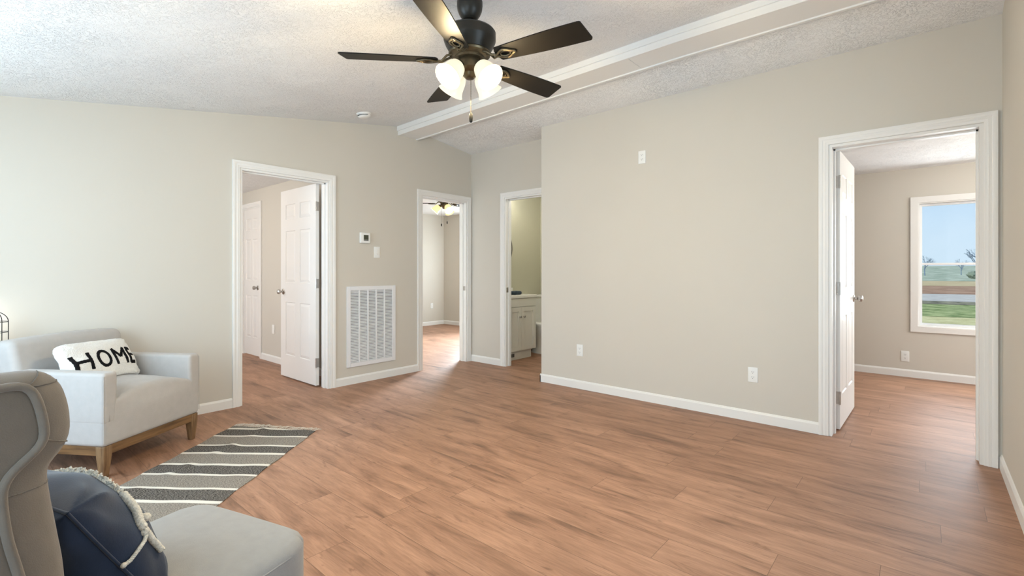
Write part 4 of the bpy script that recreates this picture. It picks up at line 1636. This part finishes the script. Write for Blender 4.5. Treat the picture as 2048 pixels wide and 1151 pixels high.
for side in (1, -1):
    def R3(loop, s):
        r = [(side * s, p.x, p.y) for p in loop]
        return r if side > 0 else r[::-1]
    c_in = [p + (Vector((-0.46, 0.70)) - p) * 0.10 for p in sil_loop]
    rings_ = [R3(pip_loop, 0.2535), R3(mixl(pip_loop, sil_loop, 0.35), 0.2500), R3(mixl(pip_loop, sil_loop, 0.70), 0.2385), R3(mixl(pip_loop, sil_loop, 0.90), 0.2265),
              R3(sil_loop, 0.212), R3(mixl(sil_loop, c_in, 0.15), 0.195), R3(mixl(sil_loop, c_in, 0.5), 0.181), R3(c_in, 0.174)]
    if side < 0:
        pass
    w_o = MB().rings(rings_).build('wing', M['fabric_taupe'], t, smooth=55)
    pp = [(side * 0.2550, p.x, p.y) for p in pip_loop[NF + NBt + NBk - 1:] + pip_loop[:NF]]
    MB().tube(pp, 0.0068, 10).build('piping', M['fabric_taupe'], w_o, smooth=70)
    # stitched seams across the border band
    for qa, qb in (((-0.356, 0.972), (-0.326, 0.989)), ((-0.356, 0.972), (-0.296, 0.963)), ((-0.334, 0.872), (-0.287, 0.850)), ((-0.386, 0.804), (-0.313, 0.800))):
        a = min(PIP, key=lambda p: (p - Vector(qa)).length)
        b = min(SIL, key=lambda p: (p - Vector(qb)).length)
        pts = []
        for f, s in ((0.02, 0.2538), (0.35, 0.2503), (0.70, 0.2388), (0.90, 0.2268), (1.0, 0.2122)):
            q = a + (b - a) * f
            pts.append((side * s, q.x, q.y))
        mb = MB()
        mb.tube(pts, 0.0010, 5)
        mb.build('seam', M['seam'], w_o, smooth=60)


def wback_fn(p):
    f = (p.z - 0.30) / 0.7
    p.y -= 0.12 * f
    p.y -= 0.0
    return p


MB().rbox((-0.19, -0.52, 0.30), (0.19, -0.40, 0.985), 0.05, wback_fn, seg=4, cuts=6).build('backrest', M['fabric_taupe'], t, smooth=60)


def ws_fn(p):
    # round the front corners in plan and crown the top
    x0 = 0.003
    cx, cy, R = 0.165, 0.170, 0.085
    dx, dy = abs(p.x - x0) - cx, p.y - cy
    if dx > 0 and dy > 0:
        m_ = max(dx, dy)
        d = math.hypot(dx, dy)
        k = m_ / d if d > 1e-6 else 1
        dx, dy = dx * k, dy * k
        p.x = x0 + (cx + dx) * (1 if p.x > x0 else -1)
        p.y = cy + dy
    if p.z > 0.40:
        u = (p.x - x0) / 0.25
        v = (p.y + 0.05) / 0.31
        p.z += 0.022 * max(0, 1 - u * u) * max(0, 1 - v * v) * (p.z - 0.40) / 0.03
    return p


seat_o = MB().rbox((-0.247, -0.40, 0.285), (0.253, 0.255, 0.430), 0.026, ws_fn, seg=4, cuts=12).build('seat', M['fabric_seat'], t, smooth=60)
# top-stitched seam round the seat cushion edge
pts = []
for k in range(60):
    f = k / 59
    # side, corner, front, corner, side
    path = [(0.2535, -0.30), (0.2535, 0.165), (0.240, 0.215), (0.205, 0.247), (0.160, 0.2555), (-0.155, 0.2555), (-0.200, 0.247), (-0.234, 0.215), (-0.2475, 0.165), (-0.2475, -0.30)]
pp = resample(path, 90)
MB().tube([(p.x * 0.992, p.y * 0.995, 0.4065) for p in pp], 0.0026, 6).build('seat_seam', M['fabric_seat'], seat_o, smooth=60)
MB().rbox((-0.235, -0.50, 0.20), (0.241, 0.235, 0.30), 0.02, seg=3, cuts=3).build('seat_base', M['fabric_taupe'], t, smooth=60)
for sx_ in (-1, 1):
    for yy in (0.19, -0.46):
        mb = MB()
        cx = sx_ * 0.195
        k = -0.03 if yy < 0 else 0.015
        mb.rings([[(cx + r * cos(2 * pi * i / 16) + sx_ * ox, yy + r * sin(2 * pi * i / 16) + oy, z) for i in range(16)] for r, z, ox, oy in ((0.012, 0, 0.012, k), (0.020, 0.205, 0, 0))])
        mb.build('leg', M['oak_z'], t, smooth=40)

# navy cushion leaning on the wing chair's back
nm, nsurf = cushion(0.43, 0.335, 0.235, 44, wrinkle=0.0085, seed=11, pinch=0.05, power=0.40)
nav = nm.build('navy_cushion', M['navy'], smooth=80)
tag(nav, 'dark navy cushion with cream rope ties leaning in the wing chair', 'cushion')
wr = Vector((cos(WROT), sin(WROT), 0)); wf = Vector((-sin(WROT), cos(WROT), 0)); wu = Vector((0, 0, 1))
ln = rad(31)
NE = -wr                                              # across (towards the far wing)
NU = wu * cos(ln) - wf * sin(ln)
NN = wf * cos(ln) + wu * sin(ln)
NE = NU.cross(NN)
NC = WO + wr * (-0.045) + wf * (-0.180) + wu * 0.562
basis_object(nav, NE, NU, NN, NC)
WING_PARTS = [c for c in t.children if c.name.split('.')[0] in ('seat', 'wing', 'backrest')]
settle(nav, WING_PARTS, 0.006, 6)
rimpts = [nav.data.vertices[i].co.copy() for i in nm.rim]
MB().tube([p * 1.004 for p in rimpts], 0.0032, 8, closed=True).build('piping', M['navy'], nav, smooth=70)


def braid(mb, pts, r, turns, lift=0.005):
    """two strands twisted round a path given as (point, normal) pairs"""
    ps = resample3([Vector(p) + Vector(n) * lift for p, n in pts], 60)
    for ph in (0, pi):
        out = []
        for i, p in enumerate(ps):
            d = (ps[min(i + 1, 59)] - ps[max(i - 1, 0)]).normalized()
            a = d.cross(Vector((0.3, 0.2, 1))).normalized()
            b = d.cross(a)
            q = turns * 2 * pi * i / 59 + ph
            out.append(p + (a * cos(q) + b * sin(q)) * r * 0.62)
        mb.tube(out, r, 7)


def resample3(pts, n):
    ds = [0]
    for a, b in zip(pts, pts[1:]):
        ds.append(ds[-1] + (b - a).length)
    out = []
    for i in range(n):
        q = ds[-1] * i / (n - 1)
        k = 0
        while k < len(ds) - 2 and ds[k + 1] < q:
            k += 1
        f = (q - ds[k]) / max(1e-9, ds[k + 1] - ds[k])
        out.append(pts[k].lerp(pts[k + 1], f))
    return out


mb = MB()
braid(mb, [((-0.118, 0.062, 0.094), (-.42, .14, .9)), ((-0.137, 0.040, 0.089), (-.51, .15, .85)), ((-0.150, 0.028, 0.085), (-.52, .16, .84)), ((-0.163, 0.020, 0.077), (-.53, .15, .83)),
           ((-0.174, 0.013, 0.070), (-.61, .14, .78)), ((-0.180, 0.004, 0.067), (-.62, .09, .78))], 0.0056, 7)
for c in ((-0.180, 0.006, 0.072), (-0.184, -0.006, 0.068), (-0.147, -0.004, 0.092), (-0.140, -0.012, 0.096)):      # knots
    mb.rings([[Vector(c) + Vector((cos(2 * pi * j / 10) * sin(th), sin(2 * pi * j / 10) * sin(th), cos(th))) * 0.0095 for j in range(10)] for th in [pi * i / 7 for i in range(1, 7)]])
mb.build('rope_tie', M['rope'], nav, smooth=70)
mb = MB()
braid(mb, [((-0.181, 0.000, 0.067), (-.63, .02, .78)), ((-0.1815, -0.017, 0.066), (-.72, -.04, .69)), ((-0.182, -0.032, 0.064), (-.73, -.09, .68)), ((-0.180, -0.045, 0.064), (-.67, -.11, .74)),
           ((-0.177, -0.060, 0.065), (-.7, -.1, .7)), ((-0.176, -0.076, 0.065), (-.73, -.07, .68))], 0.0046, 8)
mb.build('rope_tie', M['rope'], nav, smooth=70)
mb = MB()
braid(mb, [((-0.182, -0.010, 0.066), (-.72, -.04, .69)), ((-0.193, -0.013, 0.052), (-.87, -.03, .49)), ((-0.201, -0.012, 0.034), (-.97, 0, .24)), ((-0.204, -0.014, 0.016), (-.99, .01, .13)),
           ((-0.206, -0.010, 0.004), (-1, 0, .03))], 0.0028, 10)
mb.rings([[Vector((-0.211, -0.009, 0.003)) + Vector((cos(2 * pi * j / 8) * sin(th), sin(2 * pi * j / 8) * sin(th), cos(th))) * 0.0058 for j in range(8)] for th in [pi * i / 6 for i in range(1, 6)]])
mb.build('rope_tie', M['rope'], nav, smooth=70)
# shaggy rope trim crossing the front face
mb = MB()
rnd = random.Random(8)
line = resample3([nsurf(x, y, 1, 0.002) for x, y in ((0.150, 0.075), (0.06, 0.085), (-0.02, 0.086), (-0.075, 0.080), (-0.118, 0.064))], 80)
for p in line:
    for _ in range(3):
        d = Vector((rnd.uniform(-1, 1), rnd.uniform(-1, 1), rnd.uniform(.3, 1.2))).normalized()
        mb.tube([p, p + d * 0.005 + Vector((0, 0, 0.002)), p + d * rnd.uniform(.008, .014)], 0.0019, 5)
mb.build('rope_trim', M['rope'], nav, smooth=70)

# ------------------------------------------------------------------ wire lantern behind the armchair
LX, LY = -4.30, 0.138
t = thing('side_table', 'small dark round table tucked behind the armchair under the lantern', 'table', (LX, LY, 0))
MB().lathe([(0, 0.703), (0.066, 0.703), (0.070, 0.706), (0.070, 0.714), (0.066, 0.716), (0, 0.716)], n=40).build('table_top', M['table'], t, smooth=40)
MB().lathe([(0, 0.02), (0.018, 0.02), (0.014, 0.4), (0.02, 0.704), (0, 0.704)], n=20).build('pedestal', M['table'], t, smooth=40)
MB().lathe([(0, 0), (0.13, 0), (0.13, 0.012), (0.05, 0.025), (0, 0.025)], n=32).build('base', M['table'], t, smooth=40)
t = thing('wire_lantern', 'black wire cage lantern with a lit bulb at the left edge of the view', 'lantern', (LX, LY, 0.7165))
rc = 0.072
mb = MB()
zs = (0.004, 0.066, 0.128)
for z in zs:
    mb.tube([(rc * cos(2 * pi * i / 36), rc * sin(2 * pi * i / 36), z) for i in range(36)], 0.0019, 6, closed=True)
for k in range(3):
    a = rad(20 + 60 * k)
    pts = [(rc * cos(a), rc * sin(a), 0.002), (rc * cos(a), rc * sin(a), 0.128)]
    pts += [(rc * cos(a) * cos(q), rc * sin(a) * cos(q), 0.128 + rc * 0.92 * sin(q)) for q in [pi * i / 20 for i in range(1, 20)]]
    pts += [(-rc * cos(a), -rc * sin(a), 0.128), (-rc * cos(a), -rc * sin(a), 0.002)]
    mb.tube(pts, 0.0021, 6)
mb.build('cage', M['wire'], t, smooth=50)
MB().lathe([(0, 0), (0.073, 0), (0.073, 0.004), (0.016, 0.006), (0.014, 0.034), (0, 0.034)], n=28).build('base', M['wire'], t, smooth=40)
MB().lathe([(0, 0.034), (0.012, 0.034), (0.013, 0.044), (0.024, 0.066), (0.028, 0.084), (0.022, 0.102), (0.010, 0.112), (0, 0.114)], n=24).build('bulb', M['bulb'], t, smooth=60)
bl = add_light('lantern_glow', 'POINT', (0.0, 0.0, 0.165), 0.25, (1, 0.95, 0.85), 0.03)
bl.parent = t

# ------------------------------------------------------------------ outdoors, seen through the bedroom window
GZ = -0.80


def strip(name, label, m, y0, y1, z0, z1, cat='ground', x0=-70, x1=90, wav=0.0):
    mb = MB()
    n = 60
    r0, r1 = [], []
    for i in range(n + 1):
        x = x0 + (x1 - x0) * i / n
        k = wav * (sin(x * .37) + .6 * sin(x * .91 + 1))
        r0.append((x, y0 + k, z0)); r1.append((x, y1 + k, z1))
    lo0 = [(x, y, z - 0.3) for x, y, z in r0]
    lo1 = [(x, y, z - 0.3) for x, y, z in r1]
    vs = r0 + r1 + lo0 + lo1
    fs = []
    N = n + 1
    for i in range(n):
        fs += [(i, i + 1, N + i + 1, N + i), (2 * N + i, 3 * N + i, 3 * N + i + 1, 2 * N + i + 1), (i, 2 * N + i, 2 * N + i + 1, i + 1), (N + i, N + i + 1, 3 * N + i + 1, 3 * N + i)]
    fs += [(0, N, 3 * N, 2 * N), (n, 2 * N + n, 3 * N + n, N + n)]
    mb.add(vs, fs)
    return struct(mb.build(name, m, smooth=0), label, cat)


strip('dry_lawn', 'pale dry lawn just outside the bedroom window', M['g_lawn'], 7.2, 28.0, GZ, GZ)
strip('grass_verge', 'green grass strip on the near side of the road', M['g_green'], 27.2, 37.5, GZ + 0.01, GZ + 0.02, wav=0.5)
strip('roadside_ditch', 'dark weedy edge along the near side of the road', M['g_ditch'], 37.0, 41.2, GZ + 0.03, GZ + 0.02, wav=0.3)
strip('gravel_road', 'pale road crossing the view outside', M['g_road'], 41.0, 54.0, GZ + 0.03, GZ + 0.03, 'road')
strip('ploughed_strip', 'red-brown soil strip beyond the road', M['g_soil'], 53.0, 82.0, GZ + 0.04, GZ + 0.06, wav=0.8, x0=-100, x1=120)
strip('tan_grass_strip', 'tan dry grass strip beyond the soil', M['g_tan'], 80.0, 118.0, GZ + 0.07, GZ + 0.12, wav=1.5, x0=-140, x1=160)
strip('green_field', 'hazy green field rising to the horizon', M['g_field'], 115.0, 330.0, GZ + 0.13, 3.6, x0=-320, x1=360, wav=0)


def bare_tree(name, label, x, y, z, h, seed):
    rnd = random.Random(seed)
    t = thing(name, label, 'tree', (x, y, z), group='bare trees on the horizon')
    tr = MB()
    tr.tube([(0, 0, -0.3), (0.05 * h * rnd.uniform(-.4, .4), 0, h * .3), (0.03 * h, 0, h * .55)], lambda f: h * 0.022 * (1 - .45 * f), 8)
    tr.build('trunk', M['bark'], t, smooth=60)
    br = MB()

    def grow(p, d, L, r, depth):
        q = p + d * L
        mid = (p + q) / 2 + Vector((rnd.uniform(-1, 1), rnd.uniform(-1, 1), rnd.uniform(-.4, .6))) * L * .08
        br.tube([p, mid, q], lambda f: r * (1 - .4 * f), 5)
        if depth:
            for _ in range(rnd.choice((2, 3, 3))):
                nd = (d + Vector((rnd.uniform(-1, 1), rnd.uniform(-1, 1), rnd.uniform(-.25, .7))) * .75).normalized()
                grow(q - d * L * rnd.uniform(0, .35), nd, L * rnd.uniform(.55, .8), r * .62, depth - 1)
    for k in range(7):
        a = rnd.uniform(0, 6.28)
        grow(Vector((0.02 * h, 0, h * rnd.uniform(.28, .55))), Vector((cos(a) * .6, sin(a) * .6, rnd.uniform(.5, 1))).normalized(), h * .2, h * .010, 3)
    br.build('branches', M['bark'], t, smooth=60)
    return t


bare_tree('bare_tree', 'bluish bare tree on the horizon at the left side of the window', -0.3, 150.0, -0.1, 5.6, 1)
bare_tree('bare_tree', 'tall bluish bare tree on the horizon right of the window centre', 8.9, 152.0, -0.1, 8.0, 2)
bare_tree('bare_tree', 'low bare tree beside the tall one on the horizon', 6.2, 155.0, 0.0, 4.4, 3)


def shrub(label, x, y, z, r, seed, sq=0.6):
    rnd = random.Random(seed)
    mb = MB()
    for k in range(9):
        c = Vector((rnd.uniform(-.6, .6) * r, rnd.uniform(-.4, .4) * r, rnd.uniform(.25, .7) * r * sq * 1.4))
        rr = r * rnd.uniform(.35, .6)
        n = 10
        rs = []
        for i in range(1, 8):
            th = pi * i / 8
            rs.append([c + Vector((cos(2 * pi * j / n) * sin(th), sin(2 * pi * j / n) * sin(th), cos(th) * sq)) * rr * rnd.uniform(.85, 1.15) for j in range(n)])
        mb.rings(rs)
    o = mb.build('shrub', M['bush'], smooth=0, loc=(x, y, z))
    return tag(o, label, 'shrub')


shrub('dark green shrub at the right side of the field', 8.2, 128.0, -0.75, 2.0, 4)
